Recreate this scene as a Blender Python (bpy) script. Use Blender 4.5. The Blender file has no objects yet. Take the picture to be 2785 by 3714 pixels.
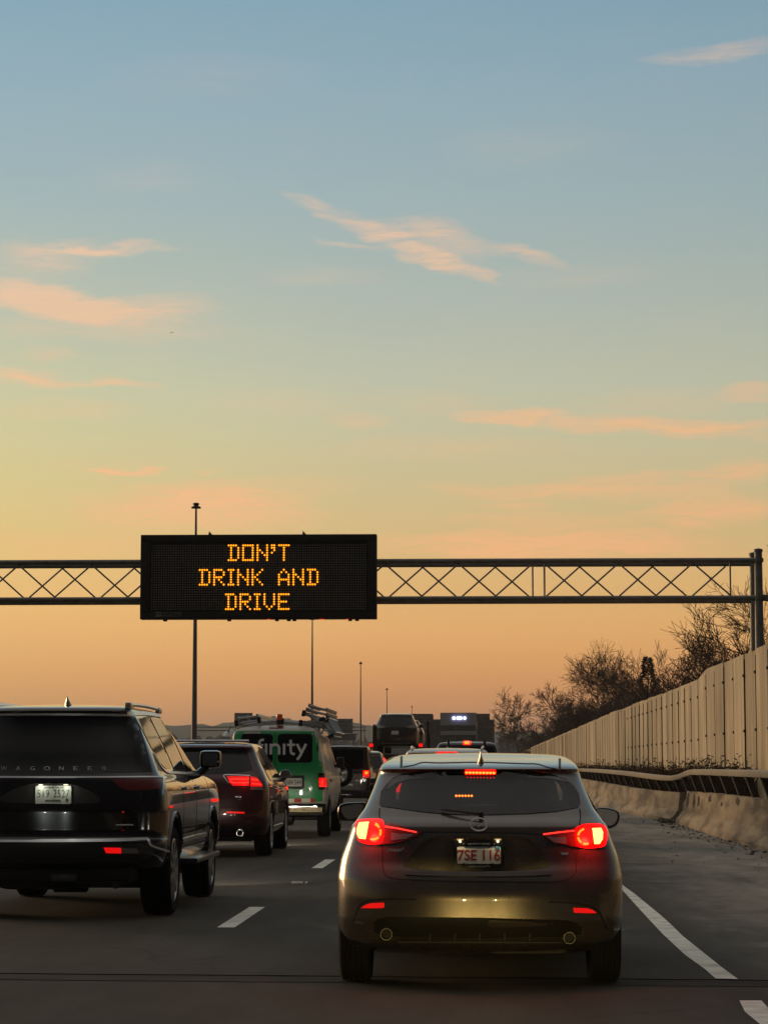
import bpy, bmesh, math, random
import numpy as np
from mathutils import Vector, Matrix, Euler
from mathutils.bvhtree import BVHTree
from mathutils.geometry import delaunay_2d_cdt

SC = bpy.context.scene
COL = SC.collection
R = math.radians

# ---------------------------------------------------------------- camera
FPX = 8700.0                      # focal length in pixels of the 2785 x 3714 photograph
CAMZ = 1.37
PITCH, YAW = math.atan(918 / 8700), math.atan(331.5 / 8700 * 0.9945)
cam_d = bpy.data.cameras.new('camera')
cam = bpy.data.objects.new('camera', cam_d)
COL.objects.link(cam)
cam.location = (0, 0, CAMZ)
cam.rotation_euler = (math.pi / 2 + PITCH, 0, YAW)
cam_d.sensor_fit = 'VERTICAL'
cam_d.sensor_height = 24
cam_d.lens = 24 * FPX / 3714
cam_d.clip_start = 0.1
cam_d.clip_end = 30000
SC.camera = cam
CR = cam.rotation_euler.to_matrix()
CO = Vector((0, 0, CAMZ))


def ray(px, py):
    return (CR @ Vector(((px - 1392.5) / FPX, -(py - 1857) / FPX, -1))).normalized()


def at(px, py, Y):
    d = ray(px, py)
    return CO + d * (Y / d.y)


def ground(px, py, z=0.0):
    d = ray(px, py)
    return CO + d * ((z - CAMZ) / d.z)


def srgb(h):
    h = h.lstrip('#')
    c = [int(h[i:i + 2], 16) / 255 for i in (0, 2, 4)]
    return tuple((x / 12.92 if x <= .04045 else ((x + .055) / 1.055) ** 2.4) for x in c)


# ---------------------------------------------------------------- sky
SUN_AZ, SUN_EL = R(-48), R(5)
world = bpy.data.worlds.new('World')
SC.world = world
world.use_nodes = True
nt = world.node_tree
for n in list(nt.nodes):
    nt.nodes.remove(n)
L = nt.links.new


def nd(t, **k):
    n = nt.nodes.new(t)
    for a, v in k.items():
        setattr(n, a, v)
    return n


def put(sock, v):
    if hasattr(v, 'is_output'):
        L(v, sock)
    else:
        sock.default_value = v


def M(op, a, b=0.0, c=0.0, clamp=False):
    n = nd('ShaderNodeMath', operation=op, use_clamp=clamp)
    put(n.inputs[0], a)
    put(n.inputs[1], b)
    if len(n.inputs) > 2:
        put(n.inputs[2], c)
    return n.outputs[0]


def mixc(f, a, b, mode='MIX'):
    n = nd('ShaderNodeMix', data_type='RGBA', blend_type=mode)
    put(n.inputs[0], f)
    put(n.inputs[6], a)
    put(n.inputs[7], b)
    return n.outputs[2]


tc = nd('ShaderNodeTexCoord')
sep = nd('ShaderNodeSeparateXYZ')
L(tc.outputs['Generated'], sep.inputs[0])
dx, dy, dz = sep.outputs
az = M('ARCTAN2', dx, dy)
el = M('ARCSINE', dz)


def azel(px, py):
    d = ray(px, py)
    return math.atan2(d.x, d.y), math.asin(d.z)


def ramp(fac, stops, interp='EASE'):
    n = nd('ShaderNodeValToRGB')
    cr = n.color_ramp
    cr.interpolation = interp
    while len(cr.elements) < len(stops):
        cr.elements.new(0.5)
    for e, (p, c) in zip(cr.elements, stops):
        e.position = p
        e.color = (*c, 1)
    put(n.inputs[0], fac)
    return n.outputs[0]


EMAX = 1.6
SKYC = [(2790, (172, 132, 108)), (2640, (212, 149, 104)), (2560, (226, 156, 100)), (2440, (238, 168, 103)), (2300, (245, 184, 113)),
        (2130, (238, 190, 122)), (1950, (226, 194, 136)), (1780, (217, 198, 149)), (1600, (209, 201, 163)), (1420, (200, 201, 174)),
        (1200, (188, 195, 180)), (950, (174, 189, 184)), (650, (162, 184, 189)), (300, (150, 178, 190)), (0, (138, 171, 189))]


def s255(c):
    return tuple((x / 255 / 12.92 if x <= 10 else ((x / 255 + .055) / 1.055) ** 2.4) for x in c)


stops = [(max(0, azel(1392, y)[1]) / EMAX, s255(c)) for y, c in SKYC]
stops += [(0.46 / EMAX, (.30, .36, .38)), (0.75 / EMAX, (.42, .41, .39)), (1.0, (.46, .43, .39))]
base = ramp(M('DIVIDE', M('MAXIMUM', el, 0.0), EMAX), stops, 'LINEAR')
# warmer and yellower towards the place where the sun went down (left), cooler to the right
side = M('MULTIPLY', M('SUBTRACT', -0.04, az), 4.2)
sidew = M('MULTIPLY', side, M('SUBTRACT', 1.0, M('MULTIPLY', M('MAXIMUM', M('SUBTRACT', el, 0.10), 0.0), 7.0), clamp=True))
sideP = M('MINIMUM', M('MAXIMUM', sidew, 0.0), 1.0)
sidec = ramp(M('DIVIDE', el, 0.33), [(0.0, srgb('#e2a362')), (.2, srgb('#fcca7e')), (.34, srgb('#e9d58c')), (.46, srgb('#dcd79a')), (.7, srgb('#c8cfa8'))], 'LINEAR')
base = mixc(M('MULTIPLY', sideP, 0.85), base, sidec)

# cirrus streaks: (x0, y0, x1, y1, half thickness, strength, bend) in the direction the camera sees them
CL = [(1000, 700, 1360, 800, 26, .55, 0), (1250, 765, 1520, 905, 44, .75, .1), (1370, 870, 1860, 1025, 32, .85, .2),
      (1400, 810, 1830, 930, 70, .55, 0), (1740, 880, 2060, 950, 26, .55, .1), (1120, 875, 1420, 915, 16, .45, -.2),
      (1330, 800, 1640, 860, 46, .35, 0),
      (-300, 1010, 560, 1140, 66, .95, .15), (-50, 1050, 420, 1130, 70, .6, 0), (150, 1110, 900, 1135, 56, .55, 0), (250, 1150, 700, 1180, 40, .3, 0),
      (-100, 890, 560, 896, 30, .45, .1), (200, 905, 690, 888, 20, .65, .2), (-60, 930, 420, 930, 50, .3, 0), (-100, 960, 360, 965, 50, .25, 0),
      (-160, 1345, 340, 1385, 28, .8, .1), (230, 1378, 620, 1402, 22, .6, 0), (60, 1285, 280, 1310, 34, .3, 0),
      (2280, 222, 2900, 165, 34, .5, 0),
      (1600, 1488, 2150, 1512, 26, .95, .1), (1900, 1520, 2950, 1592, 38, .85, 0), (2600, 1405, 2900, 1432, 32, .65, .2),
      (1150, 1535, 1430, 1528, 36, .35, 0), (1300, 1430, 1900, 1470, 50, .2, 0),
      (180, 1830, 1250, 1850, 90, .95, .1), (330, 1704, 600, 1706, 14, .9, 0), (690, 1712, 820, 1712, 9, .4, 0),
      (100, 1690, 700, 1680, 40, .15, 0),
      (1430, 1770, 2900, 1790, 34, .75, .1), (1680, 1830, 2030, 1842, 20, .5, 0), (2250, 1862, 2950, 1835, 40, .9, 0),
      (2360, 1903, 2580, 1905, 26, .75, 0), (1200, 1975, 2700, 1965, 56, .95, 0), (2450, 1745, 2900, 1680, 50, .7, 0),
      (-100, 1960, 700, 1990, 60, .35, 0), (2000, 1480, 2800, 1440, 60, .2, 0),
      (-200, 1180, 700, 1215, 40, .25, 0), (300, 1240, 1000, 1190, 40, .18, 0), (900, 1000, 1500, 985, 40, .16, 0), (1700, 1010, 2500, 980, 50, .14, 0),
      (600, 1480, 1500, 1440, 60, .16, 0), (-100, 1460, 560, 1500, 40, .22, 0), (1100, 1640, 2200, 1610, 50, .22, 0), (400, 1780, 1400, 1760, 44, .28, 0),
      (1500, 1880, 2500, 1890, 30, .45, 0), (1900, 1740, 2700, 1730, 22, .45, 0), (1450, 2010, 2900, 2020, 60, .35, 0), (2500, 1560, 2900, 1530, 22, .4, 0),
      (200, 620, 900, 660, 60, .12, 0), (1500, 560, 2300, 500, 80, .10, 0), (300, 300, 1200, 260, 90, .08, 0)]
comb = nd('ShaderNodeCombineXYZ')
L(az, comb.inputs[0])
L(el, comb.inputs[1])
mp = nd('ShaderNodeMapping')
mp.inputs['Scale'].default_value = (22, 75, 1)
mp.inputs['Rotation'].default_value = (0, 0, R(6))
L(comb.outputs[0], mp.inputs[0])
nz = nd('ShaderNodeTexNoise')
nz.inputs['Scale'].default_value = 1.0
nz.inputs['Detail'].default_value = 8
nz.inputs['Roughness'].default_value = 0.6
L(mp.outputs[0], nz.inputs[0])
wv = nd('ShaderNodeVectorMath', operation='SUBTRACT')
L(nz.outputs['Color'], wv.inputs[0])
wv.inputs[1].default_value = (.5, .5, .5)
ws = nd('ShaderNodeVectorMath', operation='MULTIPLY')
L(wv.outputs[0], ws.inputs[0])
ws.inputs[1].default_value = (0.040, 0.0145, 0)
wp = nd('ShaderNodeVectorMath', operation='ADD')
L(comb.outputs[0], wp.inputs[0])
L(ws.outputs[0], wp.inputs[1])
P = wp.outputs[0]
mp2 = nd('ShaderNodeMapping')
mp2.inputs['Scale'].default_value = (30, 330, 1)
mp2.inputs['Rotation'].default_value = (0, 0, R(9))
L(P, mp2.inputs[0])
fib = nd('ShaderNodeTexNoise')
fib.inputs['Scale'].default_value = 1.0
fib.inputs['Detail'].default_value = 6
fib.inputs['Roughness'].default_value = 0.62
L(mp2.outputs[0], fib.inputs[0])
mp3 = nd('ShaderNodeMapping')
mp3.inputs['Scale'].default_value = (75, 1150, 1)
mp3.inputs['Rotation'].default_value = (0, 0, R(11))
L(P, mp3.inputs[0])
fib2 = nd('ShaderNodeTexNoise')
fib2.inputs['Scale'].default_value = 1.0
fib2.inputs['Detail'].default_value = 4
L(mp3.outputs[0], fib2.inputs[0])
fibre = M('MULTIPLY_ADD', M('MULTIPLY_ADD', fib2.outputs['Fac'], 0.4, M('MULTIPLY', fib.outputs['Fac'], 0.75)), 4.2, -1.75, clamp=True)


def dotn(vec, off):
    n = nd('ShaderNodeVectorMath', operation='DOT_PRODUCT')
    L(P, n.inputs[0])
    n.inputs[1].default_value = (*vec, 0)
    return M('ADD', n.outputs['Value'], off)


tot = None
for x0, y0, x1, y1, h, s, k in CL:
    a0, e0 = azel(x0, y0)
    a1, e1 = azel(x1, y1)
    ca, ce = (a0 + a1) / 2, (e0 + e1) / 2
    ln = math.hypot(a1 - a0, e1 - e0) / 2
    ux, uy = (a1 - a0) / 2 / ln, (e1 - e0) / 2 / ln
    H = h / FPX * 1.25
    t = dotn((ux / ln, uy / ln), -(ca * ux + ce * uy) / ln)
    v = dotn((-uy / H, ux / H), (ca * uy - ce * ux) / H)
    t2 = M('MULTIPLY', t, t)
    if k:
        v = M('MULTIPLY_ADD', t2, k * 3, v)
    g = M('SUBTRACT', M('SUBTRACT', 1.0, t2), M('MULTIPLY', v, v))
    g = M('POWER', M('MAXIMUM', g, 0.0), 1.35)
    tot = M('MULTIPLY', g, s) if tot is None else M('MULTIPLY_ADD', g, s, tot)
cl = M('MULTIPLY', tot, M('MULTIPLY_ADD', fibre, 0.85, 0.42), clamp=True)
# faint high streaks everywhere, also beyond the frame
amb = M('MULTIPLY', M('MULTIPLY_ADD', nz.outputs['Fac'], 3.0, -1.45, clamp=True),
        M('MULTIPLY', fibre, M('SUBTRACT', 1.0, M('MULTIPLY', el, 2.2), clamp=True)))
cl = M('MAXIMUM', cl, M('MULTIPLY', amb, 0.16))
ccol = ramp(M('DIVIDE', el, 0.33), [(0.0, srgb('#e6ad76')), (.26, srgb('#ffc188')), (.42, srgb('#f8c696')),
                                   (.6, srgb('#edc9a9')), (1.0, srgb('#d8c4b8'))], 'LINEAR')
sky = mixc(M('MULTIPLY', cl, 0.95), base, ccol)
# the sky away from the sunset is dimmer and bluer
saz = nd('ShaderNodeVectorMath', operation='DOT_PRODUCT')
L(tc.outputs['Generated'], saz.inputs[0])
saz.inputs[1].default_value = (math.sin(R(-30)), math.cos(R(-30)), 0)
w = M('MULTIPLY_ADD', saz.outputs['Value'], 0.75, 0.30, clamp=True)
east = ramp(M('MAXIMUM', el, 0.0), [(0.0, srgb('#070606')), (.06, srgb('#0e0c0e')), (.16, srgb('#241f24')), (.38, srgb('#2a282d')), (.75, (.085, .082, .08)), (1.0, (.36, .34, .32))], 'LINEAR')
sky = mixc(w, east, sky)
# the ground below the horizon
sky = mixc(M('MULTIPLY', dz, -60.0, clamp=True), sky, (.03, .028, .026, 1))
bg = nd('ShaderNodeBackground')
L(sky, bg.inputs[0])
bg.inputs[1].default_value = 1.0
wo = nd('ShaderNodeOutputWorld')
L(bg.outputs[0], wo.inputs[0])

# afterglow: one low, wide, warm sun
sl = bpy.data.lights.new('sun', 'SUN')
sl.energy = 1.7
sl.angle = R(24)
sl.color = (1.0, .66, .36)
so = bpy.data.objects.new('sun', sl)
COL.objects.link(so)
sdir = Vector((math.sin(SUN_AZ) * math.cos(SUN_EL), math.cos(SUN_AZ) * math.cos(SUN_EL), math.sin(SUN_EL)))
so.rotation_euler = (-sdir).to_track_quat('-Z', 'Y').to_euler()

SC.view_settings.view_transform = 'Standard'
SC.view_settings.look = 'None'
SC.view_settings.exposure = 0.0
SC.view_settings.gamma = 1.0
HAZE = .00019
SC.cycles.max_bounces = 6
SC.cycles.use_denoising = True
SC.cycles.sample_clamp_indirect = 6

# ---------------------------------------------------------------- materials
MATS = {}


def mat(name, base, rough=.5, metal=0.0, coat=0.0, emit=None, es=0.0, var=0.0, vscale=6.0, bump=0.0, bscale=80.0,
        stretch=(1, 1, 1), spec=None, dark=None, dscale=1.2, damt=0.0, rvar=0.0):
    m = bpy.data.materials.new(name)
    m.use_nodes = True
    t = m.node_tree
    b = t.nodes['Principled BSDF']
    b.inputs['Base Color'].default_value = (*base, 1)
    b.inputs['Roughness'].default_value = rough
    b.inputs['Metallic'].default_value = metal
    b.inputs['Coat Weight'].default_value = coat
    b.inputs['Coat Roughness'].default_value = 0.02
    if spec is not None:
        b.inputs['Specular IOR Level'].default_value = spec
    if emit:
        b.inputs['Emission Color'].default_value = (*emit, 1)
        b.inputs['Emission Strength'].default_value = es
    if var or bump or damt or rvar:
        co = t.nodes.new('ShaderNodeTexCoord')
        mpn = t.nodes.new('ShaderNodeMapping')
        mpn.inputs['Scale'].default_value = stretch
        t.links.new(co.outputs['Object'], mpn.inputs[0])

        def noise(sc, det=4):
            n = t.nodes.new('ShaderNodeTexNoise')
            n.inputs['Scale'].default_value = sc
            n.inputs['Detail'].default_value = det
            t.links.new(mpn.outputs[0], n.inputs[0])
            return n.outputs['Fac']
        col = None
        if var:
            rp = t.nodes.new('ShaderNodeValToRGB')
            rp.color_ramp.elements[0].position = .3
            rp.color_ramp.elements[1].position = .7
            rp.color_ramp.elements[0].color = (*[c * (1 - var) for c in base], 1)
            rp.color_ramp.elements[1].color = (*[min(1, c * (1 + var)) for c in base], 1)
            t.links.new(noise(vscale, 6), rp.inputs[0])
            col = rp.outputs[0]
        if damt:
            mx = t.nodes.new('ShaderNodeMix')
            mx.data_type = 'RGBA'
            rp2 = t.nodes.new('ShaderNodeMapRange')
            rp2.inputs[1].default_value = .48
            rp2.inputs[2].default_value = .68
            rp2.inputs[4].default_value = damt
            t.links.new(noise(dscale, 7), rp2.inputs[0])
            t.links.new(rp2.outputs[0], mx.inputs[0])
            if col:
                t.links.new(col, mx.inputs[6])
            else:
                mx.inputs[6].default_value = (*base, 1)
            mx.inputs[7].default_value = (*dark, 1)
            col = mx.outputs[2]
        if col:
            t.links.new(col, b.inputs['Base Color'])
        if rvar:
            mr = t.nodes.new('ShaderNodeMapRange')
            mr.inputs[3].default_value = max(0, rough - rvar)
            mr.inputs[4].default_value = min(1, rough + rvar)
            t.links.new(noise(vscale * .7, 5), mr.inputs[0])
            t.links.new(mr.outputs[0], b.inputs['Roughness'])
        if bump:
            bp = t.nodes.new('ShaderNodeBump')
            bp.inputs['Strength'].default_value = bump
            bp.inputs['Distance'].default_value = .02
            t.links.new(noise(bscale, 3), bp.inputs['Height'])
            t.links.new(bp.outputs[0], b.inputs['Normal'])
    MATS[name] = m
    return m


def glow(name, col, s):
    return mat(name, (.15, .01, .01) if col[1] < .5 else (.3, .25, .1), .3, emit=col, es=s)


mat('bronze_paint', (.098, .080, .066), .27, .6, 1.0, rvar=.06, vscale=9, var=.08)
mat('black_paint', (.002, .0022, .0025), .10, 0, 1.0, rvar=.06, vscale=5)
mat('maroon_paint', (.055, .006, .007), .28, .2, 1.0)
mat('green_paint', (.012, .34, .095), .35, 0, .7)
mat('white_paint', (.62, .61, .58), .4, 0, .6, var=.10, vscale=3)
mat('dirty_white_paint', (.50, .47, .42), .45, 0, .4, var=.25, vscale=1.6)
mat('silver_paint', (.30, .29, .27), .3, .5, 1.0)
mat('gold_paint', (.22, .17, .11), .35, .4, 1.0)
mat('dark_paint', (.012, .010, .010), .28, 0, 1.0)
mat('brown_paint', (.05, .035, .028), .3, .3, 1.0)
mat('grey_bumper', (.035, .038, .038), .3, .3, .5)
mat('glass', (.003, .003, .004), .04, 0, 0, spec=.45)
mat('glass_tint', (.010, .009, .011), .08, 0, 0, spec=.7)
mat('mirror_glass', (.75, .75, .75), .05, 1.0)
mat('chrome', (.78, .79, .80), .24, .9)
mat('black_plastic', (.012, .012, .012), .55)
mat('gloss_black', (.006, .006, .006), .15, 0, .6)
mat('rubber', (.009, .0085, .0085), .9, spec=.15, bump=.3, bscale=120)
mat('rim_silver', (.38, .38, .38), .3, .9)
mat('rim_dark', (.09, .09, .09), .3, .9)
mat('recess_grey', (.030, .027, .025), .7)
mat('matt_black', (.014, .012, .010), .55, spec=.3)
mat('seat_cloth', (.07, .062, .058), .9)
mat('pipe_metal', (.07, .066, .06), .4, .8)
mat('seam', (.006, .005, .005), .7)
mat('red_lens', (.16, .006, .006), .15, 0, 1.0)
mat('red_lens_dim', (.16, .008, .006), .15, 0, 1.0)
mat('amber_lens', (.35, .06, .01), .2, 0, 1.0)
mat('clear_lens', (.30, .27, .25), .15, .3, 1.0)
mat('plate_white', (.72, .70, .62), .5, var=.04, vscale=20)
mat('plate_yellow', (.70, .62, .45), .5)
mat('plate_red', (.32, .02, .03), .5)
mat('plate_green', (.03, .13, .08), .5)
mat('plate_black', (.03, .03, .03), .5)
mat('plate_blue', (.06, .20, .32), .5)
mat('letter_white', (.80, .80, .77), .45)
mat('letter_chrome', (.76, .77, .78), .33, .3)
mat('orange_plastic', (.75, .12, .02), .3, 0, .6)
mat('tape_white', (.85, .80, .62), .4)
mat('tape_red', (.55, .05, .03), .4)
mat('sticker', (.72, .55, .28), .5)
mat('aluminium', (.42, .42, .42), .38, .8, var=.12, vscale=8)
mat('dark_metal', (.045, .042, .040), .5, .5)
mat('interior', (.018, .016, .017), .8)
mat('galvanised', (.22, .205, .185), .5, .35, var=.2, vscale=5)
mat('pole_steel', (.20, .18, .17), .5, .4, var=.12, vscale=3)
mat('sign_black', (.010, .010, .010), .55)
mat('led_off', (.28, .27, .24), .5)
mat('logo_grey', (.16, .16, .16), .5)
mat('wall_panel', (.66, .52, .345), .85, var=.16, vscale=1.2, stretch=(1, .5, .25), dark=(.36, .27, .17), dscale=1.1, damt=.55, bump=.2, bscale=22)
mat('wall_cap', (.50, .42, .31), .85, var=.1)
mat('concrete', (.40, .30, .195), .9, var=.30, vscale=5.0, stretch=(1, .14, .7), dark=(.085, .062, .045), dscale=3.2, damt=.85, bump=.9, bscale=22)
mat('spalled', (.075, .055, .040), .95, var=.5, vscale=14, bump=1.0, bscale=30)
mat('bright_trim', (.85, .85, .86), .3, .45)
mat('headlamp', (.8, .8, .8), .2, emit=(1.0, .93, .80), es=6.0)
mat('rail_concrete', (.42, .35, .26), .8, var=.12, vscale=3)
mat('post_dark', (.035, .030, .026), .8, var=.3, vscale=4)
mat('bark', (.070, .046, .034), .9, var=.25, vscale=8)
mat('twig', (.105, .064, .044), .9, var=.25, vscale=3)
mat('conifer', (.014, .018, .013), .9, var=.3, vscale=3)
mat('weed', (.075, .050, .032), .9, var=.35, vscale=5)
mat('line_paint', (.78, .75, .66), .7, var=.12, vscale=5, dark=(.24, .22, .19), dscale=4.5, damt=.5)
mat('building_panel', (.34, .33, .34), .7, var=.05)
mat('building_brick', (.10, .078, .075), .8, var=.15, vscale=.6)
mat('building_glass', (.03, .045, .045), .15, 0, 0, spec=.8)
mat('hill_wood', (.042, .052, .040), .95, var=.3, vscale=.02)
mat('far_wood', (.060, .045, .035), .95, var=.35, vscale=.25)
mat('earth', (.050, .040, .030), .95, var=.3, vscale=.15)
mat('debris', (.10, .08, .06), .9, var=.5, vscale=9)
mat('plane_grey', (.10, .10, .10), .5)
glow('led_amber', (1.0, .30, .008), 2.3)
glow('lamp_core', (1.0, .40, .08), 5.0)
glow('lamp_ring', (1.0, .13, .008), 3.6)
glow('lamp_red', (1.0, .004, .003), 2.0)
glow('lamp_red_soft', (1.0, .008, .006), .75)
glow('lamp_line', (1.0, .03, .02), 2.2)
glow('brake_led', (1.0, .17, .02), 4.0)
glow('reflector_glow', (1.0, .006, .006), .75)  # emission imitates light thrown back by the bumper reflectors, which are no lamps
mat('blue_sign_lit', (.5, .5, .9), .3, emit=(.55, .60, 1.0), es=3.2)
mat('red_glass', (.04, .001, .001), .2, 0, .2, emit=(1.0, .0012, .0010), es=2.4)


mat('plate_lamp_lens', (.5, .45, .3), .3, emit=(1.0, .72, .30), es=.35)


def tint_glass(name, tint, refl=1.0):
    m = bpy.data.materials.new(name)
    m.use_nodes = True
    t = m.node_tree
    for n in list(t.nodes):
        t.nodes.remove(n)
    tr_ = t.nodes.new('ShaderNodeBsdfTransparent')
    tr_.inputs[0].default_value = (*tint, 1)
    gl = t.nodes.new('ShaderNodeBsdfGlossy')
    gl.inputs['Roughness'].default_value = .03
    fr = t.nodes.new('ShaderNodeFresnel')
    fr.inputs[0].default_value = 1.55
    mx = t.nodes.new('ShaderNodeMixShader')
    ou = t.nodes.new('ShaderNodeOutputMaterial')
    t.links.new(fr.outputs[0], mx.inputs[0])
    t.links.new(tr_.outputs[0], mx.inputs[1])
    t.links.new(gl.outputs[0], mx.inputs[2])
    t.links.new(mx.outputs[0], ou.inputs[0])
    MATS[name] = m


tint_glass('cabin_glass', (.30, .29, .29))
tint_glass('windscreen_glass', (.72, .72, .70))


def road_material():
    m = bpy.data.materials.new('asphalt')
    m.use_nodes = True
    t = m.node_tree
    b = t.nodes['Principled BSDF']
    b.inputs['Roughness'].default_value = .9
    b.inputs['Specular IOR Level'].default_value = .15
    co = t.nodes.new('ShaderNodeTexCoord')

    def noise(scale, sx=1, sy=1, det=5, rough=.55):
        mpn = t.nodes.new('ShaderNodeMapping')
        mpn.inputs['Scale'].default_value = (sx, sy, 1)
        t.links.new(co.outputs['Object'], mpn.inputs[0])
        n = t.nodes.new('ShaderNodeTexNoise')
        n.inputs['Scale'].default_value = scale
        n.inputs['Detail'].default_value = det
        n.inputs['Roughness'].default_value = rough
        t.links.new(mpn.outputs[0], n.inputs[0])
        return n.outputs['Fac']

    def mr(f, a, b_, c=0., d=1.):
        n = t.nodes.new('ShaderNodeMapRange')
        for i, v in enumerate((a, b_, c, d)):
            n.inputs[i + 1].default_value = v
        t.links.new(f, n.inputs[0])
        return n.outputs[0]

    def mix(f, a, c):
        n = t.nodes.new('ShaderNodeMix')
        n.data_type = 'RGBA'
        t.links.new(f, n.inputs[0])
        for s, v in ((n.inputs[6], a), (n.inputs[7], c)):
            if isinstance(v, tuple):
                s.default_value = (*v, 1)
            else:
                t.links.new(v, s)
        return n.outputs[2]

    def mul(a, c):
        n = t.nodes.new('ShaderNodeMath')
        n.operation = 'MULTIPLY'
        t.links.new(a, n.inputs[0])
        t.links.new(c, n.inputs[1])
        return n.outputs[0]
    col = mix(mr(noise(.6, 1, .25), .35, .7), (.029, .026, .021), (.041, .037, .030))
    col = mix(mr(noise(55, 1, 1, 2), .3, .75, 0, .55), col, (.058, .052, .044))
    # patches and sealed cracks
    col = mix(mr(noise(.35, 1, .6, 3), .50, .56, 0, .30), col, (.036, .033, .029))
    wn = t.nodes.new('ShaderNodeTexNoise')
    wn.inputs['Scale'].default_value = .9
    wn.inputs['Detail'].default_value = 6
    t.links.new(co.outputs['Object'], wn.inputs[0])
    wa = t.nodes.new('ShaderNodeVectorMath')
    wa.operation = 'MULTIPLY_ADD'
    t.links.new(wn.outputs['Color'], wa.inputs[0])
    wa.inputs[1].default_value = (1.2, 1.2, 0)
    t.links.new(co.outputs['Object'], wa.inputs[2])
    vo = t.nodes.new('ShaderNodeTexVoronoi')
    vo.feature = 'DISTANCE_TO_EDGE'
    vo.inputs['Scale'].default_value = .24
    t.links.new(wa.outputs[0], vo.inputs['Vector'])
    crack = mul(mr(vo.outputs['Distance'], .0, .006, 1., 0.), mr(noise(.22, 1, 1, 2), .46, .58))
    col = mix(crack, col, (.014, .013, .012))
    # worn wheel tracks and oil: dark lengthwise streaks
    col = mix(mr(noise(.9, 1, .035), .48, .66, 0, .55), col, (.032, .029, .025))
    # pale grit on the shoulder, blown in from the barrier
    sx_ = t.nodes.new('ShaderNodeSeparateXYZ')
    t.links.new(co.outputs['Object'], sx_.inputs[0])
    dust = mul(mr(sx_.outputs[0], 1.7, 3.4, 0.12, 1.), mr(noise(1.3, 1, .22, 8, .68), .30, .68, .2, 1.))
    col = mix(dust, col, (.40, .365, .32))
    dust2 = mul(mr(sx_.outputs[0], 1.8, 2.2, 0., .8), mr(noise(1.5, .6, .4, 8, .68), .52, .62, 0., .9))
    col = mix(dust2, col, (.24, .215, .185))
    t.links.new(col, b.inputs['Base Color'])
    bp = t.nodes.new('ShaderNodeBump')
    bp.inputs['Strength'].default_value = .5
    bp.inputs['Distance'].default_value = .01
    t.links.new(noise(70, 1, 1, 3), bp.inputs['Height'])
    t.links.new(bp.outputs[0], b.inputs['Normal'])
    MATS['asphalt'] = m


road_material()


def panel_tone():
    t = MATS['wall_panel'].node_tree
    b = t.nodes['Principled BSDF']
    src = b.inputs['Base Color'].links[0].from_socket
    oi = t.nodes.new('ShaderNodeObjectInfo')
    mr = t.nodes.new('ShaderNodeMapRange')
    mr.inputs[3].default_value = .80
    mr.inputs[4].default_value = 1.14
    t.links.new(oi.outputs['Random'], mr.inputs[0])
    co = t.nodes.new('ShaderNodeTexCoord')
    mpn = t.nodes.new('ShaderNodeMapping')
    mpn.inputs['Scale'].default_value = (1, 2.2, .10)
    t.links.new(co.outputs['Object'], mpn.inputs[0])
    nz_ = t.nodes.new('ShaderNodeTexNoise')
    nz_.inputs['Scale'].default_value = 1.6
    nz_.inputs['Detail'].default_value = 5
    t.links.new(mpn.outputs[0], nz_.inputs[0])
    m2 = t.nodes.new('ShaderNodeMapRange')
    m2.inputs[1].default_value = .42
    m2.inputs[2].default_value = .66
    m2.inputs[3].default_value = 1.06
    m2.inputs[4].default_value = .78
    t.links.new(nz_.outputs['Fac'], m2.inputs[0])
    mu = t.nodes.new('ShaderNodeMath')
    mu.operation = 'MULTIPLY'
    t.links.new(mr.outputs[0], mu.inputs[0])
    t.links.new(m2.outputs[0], mu.inputs[1])
    mx = t.nodes.new('ShaderNodeVectorMath')
    mx.operation = 'SCALE'
    t.links.new(src, mx.inputs[0])
    t.links.new(mu.outputs[0], mx.inputs['Scale'])
    t.links.new(mx.outputs[0], b.inputs['Base Color'])


panel_tone()

# ---------------------------------------------------------------- mesh helpers


def wloc(o):
    v = Vector((0, 0, 0))
    while o is not None:
        v = v + o.location
        o = o.parent
    return v


def link(name, me, m, parent=None, label=None):
    o = bpy.data.objects.new(name, me)
    COL.objects.link(o)
    if m:
        me.materials.append(MATS[m])
    if parent is not None:
        o.parent = parent
    if label:
        o['label'] = label
    return o


def tag(o, label=None, cat=None, group=None, kind=None):
    if label:
        o['label'] = label
    if cat:
        o['category'] = cat
    if group:
        o['group'] = group
    if kind:
        o['kind'] = kind
    return o


def thing(name, loc, label, cat, group=None, parent=None):
    o = bpy.data.objects.new(name, None)
    o.empty_display_size = .2
    COL.objects.link(o)
    o.location = loc
    if parent is not None:
        o.parent = parent
    return tag(o, label, cat, group)


def mesh_from(verts, faces, smooth=True, angle=35):
    me = bpy.data.meshes.new('m')
    me.from_pydata([tuple(v) for v in verts], [], faces)
    me.validate()
    if smooth:
        me.polygons.foreach_set('use_smooth', [True] * len(me.polygons))
        me.set_sharp_from_angle(angle=R(angle))
    me.update()
    return me


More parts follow.
